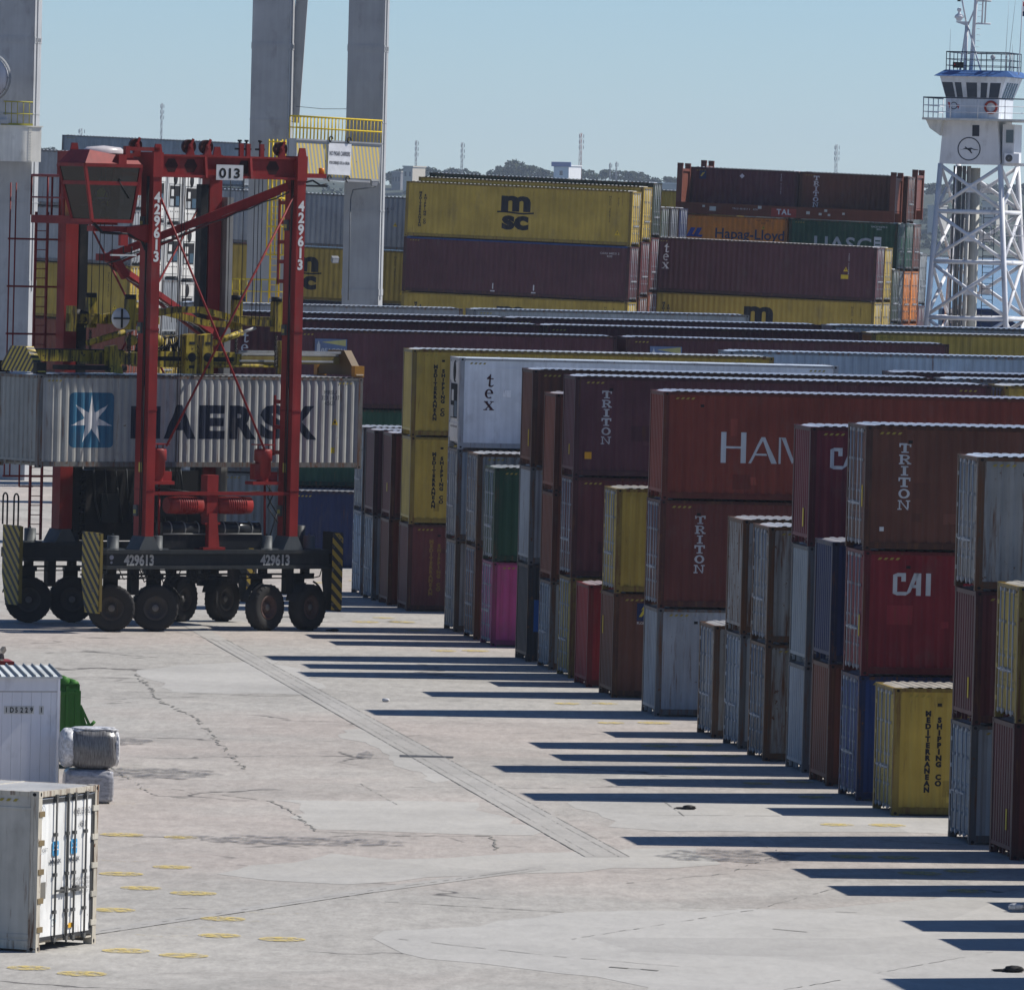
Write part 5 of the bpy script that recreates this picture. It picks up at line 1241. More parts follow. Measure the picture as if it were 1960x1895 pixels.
T(mk, 'MRSU\n323 1437\n45G1', (.05, .06, .07), 10.95, 2.5, .19, line=.9); warn(mk, 11.15, 1.4, .22); decal(mk, [R4(-.06, -.16, .06, .02)], (.5, .4, .03), 11.1, .66, 'notice_label')
# ---------------------------------------------------------------- left foreground
CREAM = (.62, .60, .53)
cx_, cy_ = -8.342, 154.306; ang = radians(-23.5)
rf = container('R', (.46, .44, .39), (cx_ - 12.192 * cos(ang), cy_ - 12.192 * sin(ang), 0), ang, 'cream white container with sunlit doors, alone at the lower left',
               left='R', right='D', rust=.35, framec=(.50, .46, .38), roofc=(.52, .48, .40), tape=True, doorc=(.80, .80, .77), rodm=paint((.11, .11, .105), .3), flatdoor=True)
for k in range(5):
    for yy in (.13, CW - .13):
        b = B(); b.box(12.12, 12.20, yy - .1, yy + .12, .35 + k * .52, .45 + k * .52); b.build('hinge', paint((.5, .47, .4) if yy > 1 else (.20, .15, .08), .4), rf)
b = B()
for y0_, y1_, z0_, z1_ in ((.12, CW - .12, .19, .26), (.12, CW - .12, 2.66, 2.74), (CW / 2 - .03, CW / 2 + .03, .26, 2.66), (CW - .24, CW - .13, .26, 2.66)): b.box(12.145, 12.166, y0_, y1_, z0_, z1_)
b.build('door_gasket', flat((.05, .05, .05)), rf)
b = B(); b.box(8.9, 10.4, -.004, .018, 2.0, 2.5); b.build('hatch', paint((.40, .38, .35), .3), rf)
def on_door(polys, y, z, col, name='lettering', dx=0):
    b = B()
    for p in polys: b.face([(12.192 - .018 + dx, y + a, z + c) for a, c in p])
    return b.build(name, flat(col), rf)
LBLUE = (.08, .33, .58)
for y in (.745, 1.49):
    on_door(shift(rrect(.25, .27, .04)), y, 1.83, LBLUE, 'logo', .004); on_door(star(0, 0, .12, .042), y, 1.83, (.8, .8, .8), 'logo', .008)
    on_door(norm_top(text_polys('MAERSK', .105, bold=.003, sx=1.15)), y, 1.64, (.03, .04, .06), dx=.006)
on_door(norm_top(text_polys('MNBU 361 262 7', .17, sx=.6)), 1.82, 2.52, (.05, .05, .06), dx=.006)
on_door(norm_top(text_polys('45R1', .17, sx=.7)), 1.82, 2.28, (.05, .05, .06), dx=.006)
on_door(norm_top(text_polys('GROSS WT  34,000 KG  74,960 LB\nPAYLOAD   29,480 KG  65,000 LB\nTARE WT    4,520 KG   9,960 LB\nCUBE          67.7 CM   2,391 FT', .075, sx=.62, line=1.1)), 1.80, 1.26, (.06, .06, .07), dx=.006)
on_door(norm_top(text_polys('ICOT', .1, sx=1.0)), .3, 1.86, (.05, .05, .06), dx=.006)
on_door([R4(-.11, 0, .09, .30)], .28, .95, (.16, .15, .13), 'plate', .006)
on_door([R4(-.1, 0, .1, .09)], 1.42, .36, (.62, .34, .03), 'notice_label', .006)
on_door(ring(0, 0, .07, .09, .055, .075, 16), .22, 2.55, (.2, .25, .35), 'sticker', .006); on_door(ring(0, 0, .06, .07, .045, .055, 16), .75, .52, (.2, .45, .6), 'sticker', .006)

def wall_at(x, y, Y=None): p = G(x, y); return p
P = G(107, 1531); sa = radians(22)
sd = empty('site_cabin', (P.x, P.y, 0), sa, 'white panelled cabin with ribbed roof and black numbers, behind the cream container', 'cabin')
WC = paint((.74, .75, .78), .04, .4, .08); b = B(); x = -5.0
while x < -.01:
    b.box(x, min(x + .225, 0), 0, .06, 0, 2.45); b.box(x + .222, x + .230, .012, .05, 0, 2.45, 1); x += .23
b.box(-5, 0, -.012, .0, 2.45, 2.75); b.box(-5, 0, -.006, .0, 2.43, 2.45, 1); b.box(-.05, 0, .06, 2.4, 0, 2.75); b.box(-5, -4.95, .06, 2.4, 0, 2.75); b.box(-5, 0, 2.35, 2.4, 0, 2.75)
b.build('wall', [WC, flat((.25, .24, .23))], sd)
b = B(); b.box(-.03, .03, -.03, .03, 0, 2.78); b.build('corner_trim', WC, sd)
b = B(); b.hexa([(-5.1, -.08, 2.74), (.06, -.08, 2.74), (.06, .72, 2.95), (-5.1, .72, 2.95), (-5.1, -.08, 2.78), (.06, -.08, 2.78), (.06, .72, 2.99), (-5.1, .72, 2.99)]); b.hexa([(-5.1, .72, 2.95), (.06, .72, 2.95), (.06, 2.5, 2.7), (-5.1, 2.5, 2.7), (-5.1, .72, 2.99), (.06, .72, 2.99), (.06, 2.5, 2.74), (-5.1, 2.5, 2.74)])
x = .03
while x > -5: b.hexa([(x - .035, -.1, 2.78), (x + .02, -.1, 2.78), (x + .02, .73, 2.99), (x - .035, .73, 2.99), (x - .02, -.1, 2.83), (x, -.1, 2.83), (x, .73, 3.04), (x - .02, .73, 3.04)], 1); x -= .205
b.build('roof', [paint((.62, .66, .66), .02, .3, .1, .0), flat((.25, .27, .28))], sd)
q = B()
for ch, px_ in zip('1D52291', (1.226, 1.098, .989, .865, .752, .632, .398)):
    for p in norm_top(text_polys(ch, .165, bold=.004, sx=.8)): q.face([(-px_ + a, -.018, 2.09 + c) for a, c in p])
q.build('lettering', flat((.01, .01, .01)), sd)
q = B(); q.box(-1.28, -.57, -.008, 0, 1.94, 2.12); q.box(-.45, -.34, -.008, 0, 1.93, 2.12); q.build('number_plate', flat((.5, .5, .47)), sd)

P = AT(124, 1467, 204); P.z = 0
gs = empty('steel_skip', (P.x, P.y, 0), radians(14), 'green steel skip with scalloped top edge and sloping end, behind the white cabin', 'skip')
GS = paint((.05, .17, .03), .1, .5, .2); b = B(); b.box(-1.2, .32, 0, 1.6, .15, 2.0)
for x, z in ((-.28, 2.12), (-.05, 2.06), (.18, 1.98)): b.lathe([(0, 0), (.13, 0), (.13, 1.5), (0, 1.5)], (x, 0.02, z), 'y', 16)
b.box(-1.2, .3, .0, 1.5, 1.9, 2.02)
b.hexa([(.32, .1, .3), (.5, .1, .5), (.5, 1.5, .5), (.32, 1.5, .3), (.32, .1, 1.6), (.52, .1, 1.05), (.52, 1.5, 1.05), (.32, 1.5, 1.6)]); b.build('body', GS, gs)
b = B(); b.box(-.02, .06, -.05, 0, .15, 1.95); b.box(.2, .34, -.05, 0, .15, 1.85); b.box(-1.2, .3, -.06, 0, 1.75, 1.82); b.beam((.34, .0, 1.5), (.6, .0, .98), .05, .06); b.build('rib', GS, gs)
b = B(); b.box(.5, .62, .0, .3, .75, 1.05); b.tube((.6, .1, 1.0), (.72, .1, 1.12), .04, n=8); b.build('hook_lug', GS, gs)

def sheetmat(c, c2, sc=(30, 3, 1), tr=.0):
    m, t, b = _mat('wrap'); tc = N(t, 'ShaderNodeTexCoord'); n = noise(t, mapping(t, tc.outputs['Object'], sc), 1.5, 6, rough=.7)
    col = mixc(t, ramp(t, n, .38, .62), c, c2); t.links.new(col, b.inputs['Base Color']); b.inputs['Roughness'].default_value = .35; b.inputs['Coat Weight'].default_value = .3
    return m
def lump(name, sx, sy, sz, mat, parent, loc, pw=.35, seed=1, amp=.03, nu=44, nv=30, mi2=None):
    random.seed(seed); ph = [random.uniform(0, 6.28) for _ in range(12)]; v = []; f = []
    def sg(a, p): return math.copysign(abs(a) ** p, a)
    for i in range(nv + 1):
        for j in range(nu):
            th = -pi / 2 + pi * i / nv; fi = 2 * pi * j / nu
            x, y, z = sg(cos(th), pw) * sg(cos(fi), pw), sg(cos(th), pw) * sg(sin(fi), pw), sg(sin(th), pw)
            k = 1 + amp * (sin(9 * fi + ph[0] + 3 * th) + sin(17 * fi + ph[1]) * .6 + sin(11 * th + ph[2] + 2 * fi) + random.uniform(-.6, .6))
            v.append((x * sx * k, y * sy * k, z * sz * (1 + amp * .5 * sin(7 * fi + ph[3]))))
    for i in range(nv):
        for j in range(nu): f.append((i * nu + j, i * nu + (j + 1) % nu, (i + 1) * nu + (j + 1) % nu, (i + 1) * nu + j))
    me = bpy.data.meshes.new(name); me.from_pydata(v, [], f); me.update(); me.polygons.foreach_set('use_smooth', [True] * len(f))
    return link(name, me, mat, parent, loc)
P = G(166, 1538); film = sheetmat((.06, .056, .052), (.20, .195, .19), (30, 3, 3)); white_film = sheetmat((.36, .36, .36), (.7, .7, .7), (9, 9, 9)); greyf = sheetmat((.2, .2, .21), (.38, .38, .4), (5, 5, 12))
bl = empty('wrapped_bale', (P.x, P.y + .5, 0), radians(8), 'grey plastic wrapped bale on the ground beside the white cabin, under the rounded bale', 'bale', 'plastic wrapped bales beside the cabin')
lump('wrapping', .55, .5, .38, greyf, bl, (0, 0, .38), .3, 4, .012)
bl2 = empty('wrapped_bale', (P.x + .02, P.y + .5, .76), radians(8), 'rounded dark striped bale with white film, on top of another bale', 'bale', 'plastic wrapped bales beside the cabin')
lump('wrapping', .57, .47, .46, film, bl2, (0.06, 0, .45), .55, 5, .014)
lump('film_shoulder', .08, .38, .40, white_film, bl2, (.58, .02, .46), .7, 6, .02); lump('film_shoulder', .2, .44, .44, white_film, bl2, (-.5, 0.02, .46), .7, 8, .02); lump('film_top', .5, .36, .08, white_film, bl2, (.08, 0.02, .86), .6, 9, .05)
P = AT(4, 1381, 222); P.z = 0
rs = empty('steel_bin', (P.x, P.y, 0), radians(10), 'dark red steel bin heaped with scrap at the left edge above the cabin roof', 'bin')
b = B(); b.hexa([(-1, -.4, 0), (.0, -.4, 0), (.0, .6, 0), (-1, .6, 0), (-1, -.5, 1.55), (.2, -.5, 1.55), (.2, .7, 1.55), (-1, .7, 1.55)]); b.box(-1, .22, -.54, -.48, 1.45, 1.55); b.build('body', paint((.22, .03, .025), .3), rs)
b = B(); random.seed(5)
for k in range(16): b.beam((random.uniform(-.9, 0), random.uniform(-.4, .5), 1.5), (random.uniform(-.9, .1), random.uniform(-.4, .5), random.uniform(1.6, 1.85)), .1, .12)
b.build('scrap', flat((.12, .11, .10)), rs)
ps = empty('plastic_sheet', (cx_ - 3.0 * cos(ang) - CW * sin(ang) * -1 * -1, cy_ - 3.0 * sin(ang) + CW * cos(ang) - .25, 2.9), ang, 'crumpled white plastic sheet on the roof edge of the cream container', 'plastic sheet')
lump('sheet', .5, .16, .11, white_film, ps, (.4, -.1, .08), .8, 11, .08)

# ---------------------------------------------------------------- ground, strips, patches, markings
def ground_mat(base, pink, speck, seed=0.0, crack=True):
    m, t, b = _mat('concrete'); tc = N(t, 'ShaderNodeTexCoord'); o = tc.outputs['Object']
    n1 = noise(t, o, .035, 5, rough=.6); n2 = noise(t, o, .22, 6, rough=.65); n3 = noise(t, mapping(t, o, (1.6, .5, 1)), 1.5, 8, rough=.75); n4 = noise(t, mapping(t, o, (5.0, 1.0, 1)), 1.6, 6, rough=.85)
    col = mixc(t, ramp(t, n1, .44, .58), base, pink)
    col = mixc(t, ramp(t, n2, .45, .7, 0, .40), col, tuple(c * .66 for c in base))
    vo = N(t, 'ShaderNodeTexVoronoi'); vo.inputs['Scale'].default_value = .16; t.links.new(o, vo.inputs['Vector'])
    sp = N(t, 'ShaderNodeSeparateColor'); t.links.new(vo.outputs['Color'], sp.inputs[0])
    k1 = ramp(t, sp.outputs[0], 0, 1, .93, 1.06); k2 = ramp(t, n3, .3, .72, 1 - speck, 1 + speck * .4); k3 = ramp(t, n4, .3, .7, 1 - speck * .7, 1 + speck * .45)
    q = N(t, 'ShaderNodeMath', operation='MULTIPLY'); t.links.new(k1, q.inputs[0]); t.links.new(k2, q.inputs[1])
    q2 = N(t, 'ShaderNodeMath', operation='MULTIPLY'); t.links.new(q.outputs[0], q2.inputs[0]); t.links.new(k3, q2.inputs[1])
    vm = N(t, 'ShaderNodeVectorMath', operation='SCALE'); t.links.new(col, vm.inputs[0]); t.links.new(q2.outputs[0], vm.inputs['Scale']); col = vm.outputs[0]
    if crack:
        dn = noise(t, o, .9, 5); w = N(t, 'ShaderNodeMix', data_type='VECTOR')
        nn = N(t, 'ShaderNodeTexNoise'); nn.inputs['Scale'].default_value = .5; nn.inputs['Detail'].default_value = 6; t.links.new(o, nn.inputs['Vector'])
        sc = N(t, 'ShaderNodeVectorMath', operation='SCALE'); t.links.new(nn.outputs['Color'], sc.inputs[0]); sc.inputs['Scale'].default_value = 3.0
        ad = N(t, 'ShaderNodeVectorMath', operation='ADD'); t.links.new(o, ad.inputs[0]); t.links.new(sc.outputs[0], ad.inputs[1])
        ve = N(t, 'ShaderNodeTexVoronoi', feature='DISTANCE_TO_EDGE'); ve.inputs['Scale'].default_value = .085; t.links.new(ad.outputs[0], ve.inputs['Vector'])
        ln = ramp(t, ve.outputs['Distance'], .004, .011, 1, 0); br = ramp(t, n2, .5, .6)
        mu = N(t, 'ShaderNodeMath', operation='MULTIPLY'); t.links.new(ln, mu.inputs[0]); t.links.new(br, mu.inputs[1])
        col = mixc(t, mu.outputs[0], col, (.09, .085, .08))
        # short dark pits stretched by wear
        pn = noise(t, mapping(t, o, (1.2, 5.0, 1)), 1.4, 7, rough=.8); pt = ramp(t, pn, .64, .69)
        mu2 = N(t, 'ShaderNodeMath', operation='MULTIPLY'); t.links.new(pt, mu2.inputs[0]); t.links.new(ramp(t, n1, .40, .6, .9, .15), mu2.inputs[1])
        col = mixc(t, mu2.outputs[0], col, (.12, .115, .11))
    t.links.new(col, b.inputs['Base Color']); b.inputs['Roughness'].default_value = .9; b.inputs['Specular IOR Level'].default_value = .2
    bp = N(t, 'ShaderNodeBump'); bp.inputs['Strength'].default_value = .25; bp.inputs['Distance'].default_value = .02; t.links.new(n4, bp.inputs['Height']); t.links.new(bp.outputs[0], b.inputs['Normal'])
    return m
GM = ground_mat((.365, .350, .322), (.395, .355, .322), .26)
GS1 = ground_mat((.38, .370, .348), (.395, .38, .35), .12, crack=False)
GS2 = ground_mat((.345, .335, .315), (.36, .345, .32), .16, crack=False)
prof_y = [(-200, 0), (311, 0), (324, .3), (345, .3), (380, .25), (520, .25)]
b = B()
for (ya, za), (yb, zb) in zip(prof_y, prof_y[1:]):
    b.face([(-420, ya, za - .02 if ya > 311 else 0), (420, ya, za - .02 if ya > 311 else 0), (420, yb, zb - .02 if yb > 311 else 0), (-420, yb, zb - .02 if yb > 311 else 0)])
b.face([(-420, 520, .23), (420, 520, .23), (420, 520, -6), (-420, 520, -6)])
g = b.build('ground', GM); tag(g, kind='structure')
def flatpoly(name, pts, z, mat, kind='structure', jitter=0, th=None):
    P = [G(x, y) for x, y in pts]
    if jitter:
        Q = []
        for a, c in zip(P, P[1:] + P[:1]):
            n = max(1, int((c - a).length / 1.2))
            for k in range(n):
                p = a.lerp(c, k / n); Q.append(p + Vector((random.uniform(-jitter, jitter), random.uniform(-jitter, jitter) * 1.5, 0)))
        P = Q
    me = bpy.data.meshes.new(name); me.from_pydata([(p.x, p.y, z) for p in P], [], [tuple(range(len(P)))]); me.update()
    if me.polygons[0].normal.z < 0: me.flip_normals()
    o = link(name, me, mat); 
    if kind: tag(o, kind=kind)
    return o
random.seed(21)
for pts in ([(545, 1532), (900, 1535), (1045, 1598), (610, 1590), (572, 1562)], [(400, 1674), (640, 1632), (740, 1644), (1330, 1622), (1390, 1655), (1000, 1672), (640, 1692)],
            [(690, 1792), (1100, 1746), (1560, 1742), (1959, 1700), (2100, 1720), (2100, 1960), (1500, 1960), (1100, 1860), (800, 1834)], [(262, 1282), (520, 1262), (600, 1300), (612, 1330), (330, 1326)],
            [(1080, 1530), (1960, 1545), (2050, 1552), (2050, 1596), (1270, 1592), (1180, 1580)], [(640, 1395), (740, 1392), (900, 1480), (820, 1500)]):
    flatpoly('concrete_patch', pts, .004, GS1, jitter=.3)
flatpoly('rail_strip', [(340, 1190), (372, 1188), (434, 1225), (1205, 1640), (1120, 1640), (397, 1225)], .008, GS2)
flatpoly('rail_strip', [(100, 1791), (179, 1779), (715, 1699), (1035, 1657), (1045, 1664), (715, 1708), (179, 1789), (100, 1800)], .008, GS2)
flatpoly('rail_strip', [(765, 1445), (868, 1448), (868, 1451), (765, 1449)], .012, flat((.06, .06, .06)))
CK = flat((.20, .195, .18), .95)
def crack(pts, w, jit=.25, dash=0.0, mat=None, z=.013, name='ground_crack'):
    w *= .7; jit *= .45; dash = max(dash, .12)
    P = [G(x, y) for x, y in pts]; Q = []
    for a, c in zip(P, P[1:]):
        n = max(1, int((c - a).length / .28))
        for k in range(n): Q.append(a.lerp(c, k / n) + Vector((random.uniform(-1, 1) * jit * .5, random.uniform(-1, 1) * jit, 0)))
    Q.append(P[-1]); b = B()
    for a, c in zip(Q, Q[1:]):
        if dash and random.random() < dash: continue
        d = (c - a).normalized(); n = Vector((-d.y * .45, d.x, 0)) * w / 2 * random.uniform(.3, 1.4)
        b.face([(*(a - n).xy, z), (*(c - n).xy, z), (*(c + n).xy, z), (*(a + n).xy, z)])
    return tag(b.build(name, mat or CK), kind='structure')
for pts, w, j, d in (([(397, 1225), (1120, 1640)], .07, .02, .0), ([(434, 1225), (1205, 1640)], .08, .02, .05), ([(404, 1222), (1140, 1640)], .035, .01, .1), ([(425, 1226), (1185, 1640)], .035, .01, .1),
                     ([(179, 1784), (715, 1704), (1035, 1661)], .07, .01, .4), ([(179, 1789), (715, 1708)], .05, .02, .2), ([(515, 1530), (560, 1556), (604, 1590), (760, 1599), (940, 1601), (952, 1628)], .14, .35, .15),
                     ([(262, 1290), (312, 1346), (372, 1372), (402, 1404), (470, 1472)], .2, .5, .35), ([(240, 1325), (590, 1332)], .1, .15, .1), ([(660, 1721), (1080, 1746)], .1, .1, .1),
                     ([(330, 1510), (520, 1534)], .12, .2, .3), ([(1080, 1800), (1440, 1742), (1600, 1700)], .07, .12, .35), ([(1480, 1778), (1545, 1784)], .14, .05, 0), ([(1300, 1736), (1410, 1741)], .1, .1, .2),
                     ([(1600, 1745), (1640, 1747)], .2, .05, 0), ([(1245, 1560), (1380, 1561), (1700, 1563)], .07, .1, .1), ([(120, 1188), (300, 1200), (420, 1228)], .08, .1, .2), ([(430, 1228), (560, 1232)], .07, .08, .2),
                     ([(1900, 1822), (1500, 1895)], .06, .12, .3), ([(1265, 1530), (1310, 1562)], .06, .02, 0), ([(690, 1500), (760, 1540)], .05, .05, .3), ([(945, 1600), (1700, 1612)], .05, .1, .6),
                     ([(1440, 1610), (1500, 1632), (1390, 1672), (1200, 1690)], .10, .25, .45), ([(700, 1790), (1060, 1830), (1300, 1850)], .06, .1, .5), ([(1170, 1851), (1260, 1858)], .2, .15, .2),
                     ([(200, 1462), (290, 1520), (360, 1528)], .12, .3, .3), ([(440, 1605), (560, 1620), (640, 1632)], .06, .15, .5)):
    crack(pts, w, j, d)
def worn(c, a=.40, z=.52):
    m, t, b = _mat('worn_paint'); tc = N(t, 'ShaderNodeTexCoord'); oi = N(t, 'ShaderNodeObjectInfo'); n = noise(t, mapping(t, tc.outputs['Object'], (3, 2.2, 1)), 2.0, 8, oi.outputs['Random'], rough=.8)
    b.inputs['Base Color'].default_value = (*c, 1); b.inputs['Roughness'].default_value = .85
    tr = N(t, 'ShaderNodeBsdfTransparent'); mx = N(t, 'ShaderNodeMixShader'); t.links.new(ramp(t, n, a, z, .15, 1), mx.inputs[0]); t.links.new(b.outputs[0], mx.inputs[1]); t.links.new(tr.outputs[0], mx.inputs[2])
    t.links.new(mx.outputs[0], t.nodes['Material Output'].inputs[0]); return m
YW = worn((.52, .40, .11), .44, .58); YW2 = worn((.44, .36, .16), .38, .55)
def mark(x, y, d=.8, v=False, m=None):
    p = G(x, y); b = B()
    if v:
        for s in (-1, 1): b.face([(0, 0, 0), (.1, 0, 0), (.1 + s * .5, .35, 0), (s * .5, .35, 0)])
    else:
        for q in ring(0, 0, d / 2, d * .56, d * .04, d * .05, 18): b.face([(a, c, 0) for a, c in q])
    o = b.build('yard_marking', m or YW); o.location = (p.x, p.y, .016); tag(o, kind='structure')
for x, y in ((1602, 1579), (1698, 1580), (1085, 1347), (1158, 1347), (1169, 1384), (1252, 1384), (1300, 1447), (1318, 1470), (1395, 1447), (1560, 1526), (770, 1191), (700, 1191), (850, 1246), (910, 1246),
             (233, 1598), (346, 1603), (427, 1784 - 25), (420, 1791), (540, 1798), (241, 1820), (352, 1829), (55, 1853), (157, 1864), (270, 1700), (370, 1710), (216, 1742), (330, 1660), (232, 1673), (735, 1183), (800, 1207),
             (1262, 1428), (1355, 1427), (1450, 1500), (1530, 1497), (1760, 1672), (1840, 1668), (1850, 1706), (590, 1098), (640, 1100), (620, 1116), (690, 1112), (1630, 1640), (1720, 1642)):
    mark(x, y, random.uniform(.7, .95), m=YW if y > 1300 or x > 600 else YW2)
for x, y in ((230, 1650), (350, 1776), (440, 1765), (515, 1750), (300, 1793), (232, 1487), (240, 1512), (210, 1540)): mark(x, y, v=True, m=YW2)
# oil stains and debris
def stain(x, y, rx, ry):
    m, t, b = _mat('oil_stain')
    p = G(x, y); q = B(); pts = [(rx * cos(a) * random.uniform(.7, 1.1), ry * sin(a) * random.uniform(.7, 1.1)) for a in [k * pi / 12 for k in range(24)]]
    q.face([(a, c, 0) for a, c in pts]); tc = N(t, 'ShaderNodeTexCoord'); n = noise(t, tc.outputs['Object'], 2.0, 7, rough=.75)
    b.inputs['Base Color'].default_value = (.12, .115, .11, 1); tr = N(t, 'ShaderNodeBsdfTransparent'); mx = N(t, 'ShaderNodeMixShader'); t.links.new(ramp(t, n, .4, .55, .25, 1), mx.inputs[0]); t.links.new(b.outputs[0], mx.inputs[1]); t.links.new(tr.outputs[0], mx.inputs[2])
    t.links.new(mx.outputs[0], t.nodes['Material Output'].inputs[0])
    o = q.build('oil_stain', m); o.location = (p.x, p.y, .02); tag(o, kind='structure')
for s_ in ((700, 1446, .25, 1.6), (300, 1480, 1.6, 2.2), (560, 1610, 2.6, 1.4), (240, 1420, .7, 1.4), (1400, 1640, 1.8, 2.0)): stain(*s_)
def debris(x, y, sc, label):
    p = G(x, y); o = empty('debris', (p.x, p.y, 0), 0, label, 'debris', 'scraps of rubber on the apron')
    lump('scrap', .24 * sc, .2 * sc, .09 * sc, flat((.03, .028, .027)), o, (0, 0, .08 * sc), .9, int(x), .16, 20, 12); lump('scrap', .22 * sc, .05 * sc, .025, flat((.05, .047, .045)), o, (-.3 * sc, 0, .03), .9, int(y), .2, 18, 8)
debris(1318, 1549, .6, 'small black scrap of rubber between two shadow bands on the apron'); debris(1940, 1860, .7, 'black scrap of rubber near the lower right corner')
debris(640, 1208, .5, 'tiny dark scrap by the right wheels of the red machine')
P = G(1945, 1745); o = empty('paper_scrap', (P.x, P.y, 0), 0, 'crumpled white scrap of paper at the edge of a shadow at the right border', 'paper'); lump('scrap', .16, .09, .07, white_film, o, (0, 0, .1), .8, 31, .1, 16, 10)
P = G(738, 1343); o = empty('paper_scrap', (P.x, P.y, 0), 0, 'tiny white paper scrap alone in the middle of the apron', 'paper'); lump('scrap', .1, .06, .05, white_film, o, (0, 0, .05), .8, 32, .1, 16, 10)

# ---------------------------------------------------------------- water, far shore, trees, masts
m, t, bb = _mat('water'); bb.inputs['Base Color'].default_value = (.10, .15, .20, 1); bb.inputs['Roughness'].default_value = .18
tc = N(t, 'ShaderNodeTexCoord'); n = noise(t, mapping(t, tc.outputs['Object'], (.25, .08, 1)), 1.0, 5); bp = N(t, 'ShaderNodeBump'); bp.inputs['Strength'].default_value = .6; bp.inputs['Distance'].default_value = .6
t.links.new(n, bp.inputs['Height']); t.links.new(bp.outputs[0], bb.inputs['Normal'])
b = B(); b.face([(-1200, 515, -2), (1200, 515, -2), (1200, 3400, -2), (-1200, 3400, -2)]); tag(b.build('water', m), kind='structure')
RIDGE = [(-200, 306), (0, 306), (90, 304), (130, 308), (300, 325), (600, 350), (700, 352), (760, 352), (830, 350), (900, 350), (985, 347), (1060, 350), (1130, 352), (1200, 354), (1260, 360), (1300, 368), (1500, 372), (1700, 378), (1790, 378), (1880, 372), (2200, 370)]
def ridge(x):
    for (a, ya), (c, yc) in zip(RIDGE, RIDGE[1:]):
        if a <= x <= c: return ya + (yc - ya) * (x - a) / (c - a)
    return 360
def hz(X, Y):                     # land height above the water at X, Y
    x = PW / 2 + FPX * X / 3450; y = ridge(x); top = CAMZ + (365 + .025 * x - y) * 3450 / FPX
    k = max(0, min(1, (Y - 3200) / 230)); k = k * k * (3 - 2 * k)
    return -1.5 + (top + 1.5) * k + 1.2 * sin(X * .05) * k
v = []; f = []; nx, ny = 90, 26
for j in range(ny):
    Y = 3150 + (j / (ny - 1)) ** 2 * 2700 if j > 8 else 3150 + j * 36
    Yn = [3150, 3185, 3220, 3255, 3290, 3325, 3360, 3395, 3430, 3470, 3520, 3600, 3700, 3850, 4000, 4200, 4400, 4600, 4800, 5000, 5150, 5300, 5450, 5600, 5750, 5900][j]
    for i in range(nx): X = -900 + 1800 * i / (nx - 1); v.append((X, Yn, hz(X, Yn)))
for j in range(ny - 1):
    for i in range(nx - 1): f.append((j * nx + i, j * nx + i + 1, (j + 1) * nx + i + 1, (j + 1) * nx + i))
me = bpy.data.meshes.new('hills'); me.from_pydata(v, [], f); me.update(); me.polygons.foreach_set('use_smooth', [True] * len(f))
m, t, bb = _mat('hill'); tc = N(t, 'ShaderNodeTexCoord'); n = noise(t, tc.outputs['Object'], .03, 6); n2 = noise(t, tc.outputs['Object'], .15, 6, rough=.7)
c_ = mixc(t, ramp(t, n, .55, .7), (.025, .038, .024), (.05, .055, .035)); c_ = mixc(t, ramp(t, n2, .55, .62), c_, (.02, .03, .02)); t.links.new(c_, bb.inputs['Base Color']); bb.inputs['Roughness'].default_value = 1
tag(link('hills', me, m), kind='structure')
LF = [flat(c, .9) for c in ((.035, .055, .022), (.05, .07, .03), (.07, .085, .045))]; BARK = flat((.10, .08, .06))
def crown_mesh(seed):
    random.seed(seed); b = B(); cl = []
    for k in range(random.randint(11, 14)):
        a = random.uniform(0, 6.28); r = random.uniform(0, .36); cl.append((r * cos(a), r * sin(a), random.uniform(.14, .84), random.uniform(.17, .28)))
    for cx, cy, cz, r in cl:
        for k in range(70):
            u = Vector((random.gauss(0, 1), random.gauss(0, 1), random.gauss(0, 1))).normalized() * r * random.uniform(.5, 1.08)
            p = Vector((cx, cy, cz)) + Vector((u.x * 1.15, u.y * 1.15, u.z * .75)); s = random.uniform(.04, .08)
            a = Vector((random.gauss(0, 1), random.gauss(0, 1), random.gauss(0, 1))).normalized() * s; c = a.cross(Vector((random.gauss(0, 1), random.gauss(0, 1), random.gauss(0, 1)))).normalized() * s
            b.face([p - a, p + c, p + a, p - c], random.randint(0, 2))
    return b.mesh('crown', False)
def trunk_mesh(seed):
    random.seed(seed + 50); b = B(); b.tube((0, 0, -.12), (0, 0, .45), .035, .022, 7)
    for k in range(5):
        a = random.uniform(0, 6.28); b.tube((0, 0, random.uniform(.25, .42)), (.25 * cos(a), .25 * sin(a), random.uniform(.5, .75)), .016, .006, 5)
    return b.mesh('trunk', False)
CM = [crown_mesh(s) for s in range(5)]; TM = [trunk_mesh(s) for s in range(5)]
random.seed(99)
TR = []
spec = [(85, 287), (100, 290), (118, 284), (65, 292), (160, 262 + 30), (752, 326), (772, 322), (790, 318), (812, 316), (832, 320), (850, 322), (872, 320), (893, 319), (912, 326), (940, 324), (960, 314), (978, 304), (996, 306), (1014, 314), (1032, 318), (1046, 324),
        (1112, 324), (1135, 330), (1160, 322), (1182, 326), (1205, 324), (1225, 330), (1246, 334), (1280, 336), (1296, 338), (1468, 0), (1785, 352), (1800, 350), (1822, 352), (1850, 356), (1880, 350), (1905, 352), (1925, 348), (1945, 352), (1960, 350)]
DIRW = {0: 'broad', 1: 'spreading', 2: 'lopsided', 3: 'rounded', 4: 'ragged'}
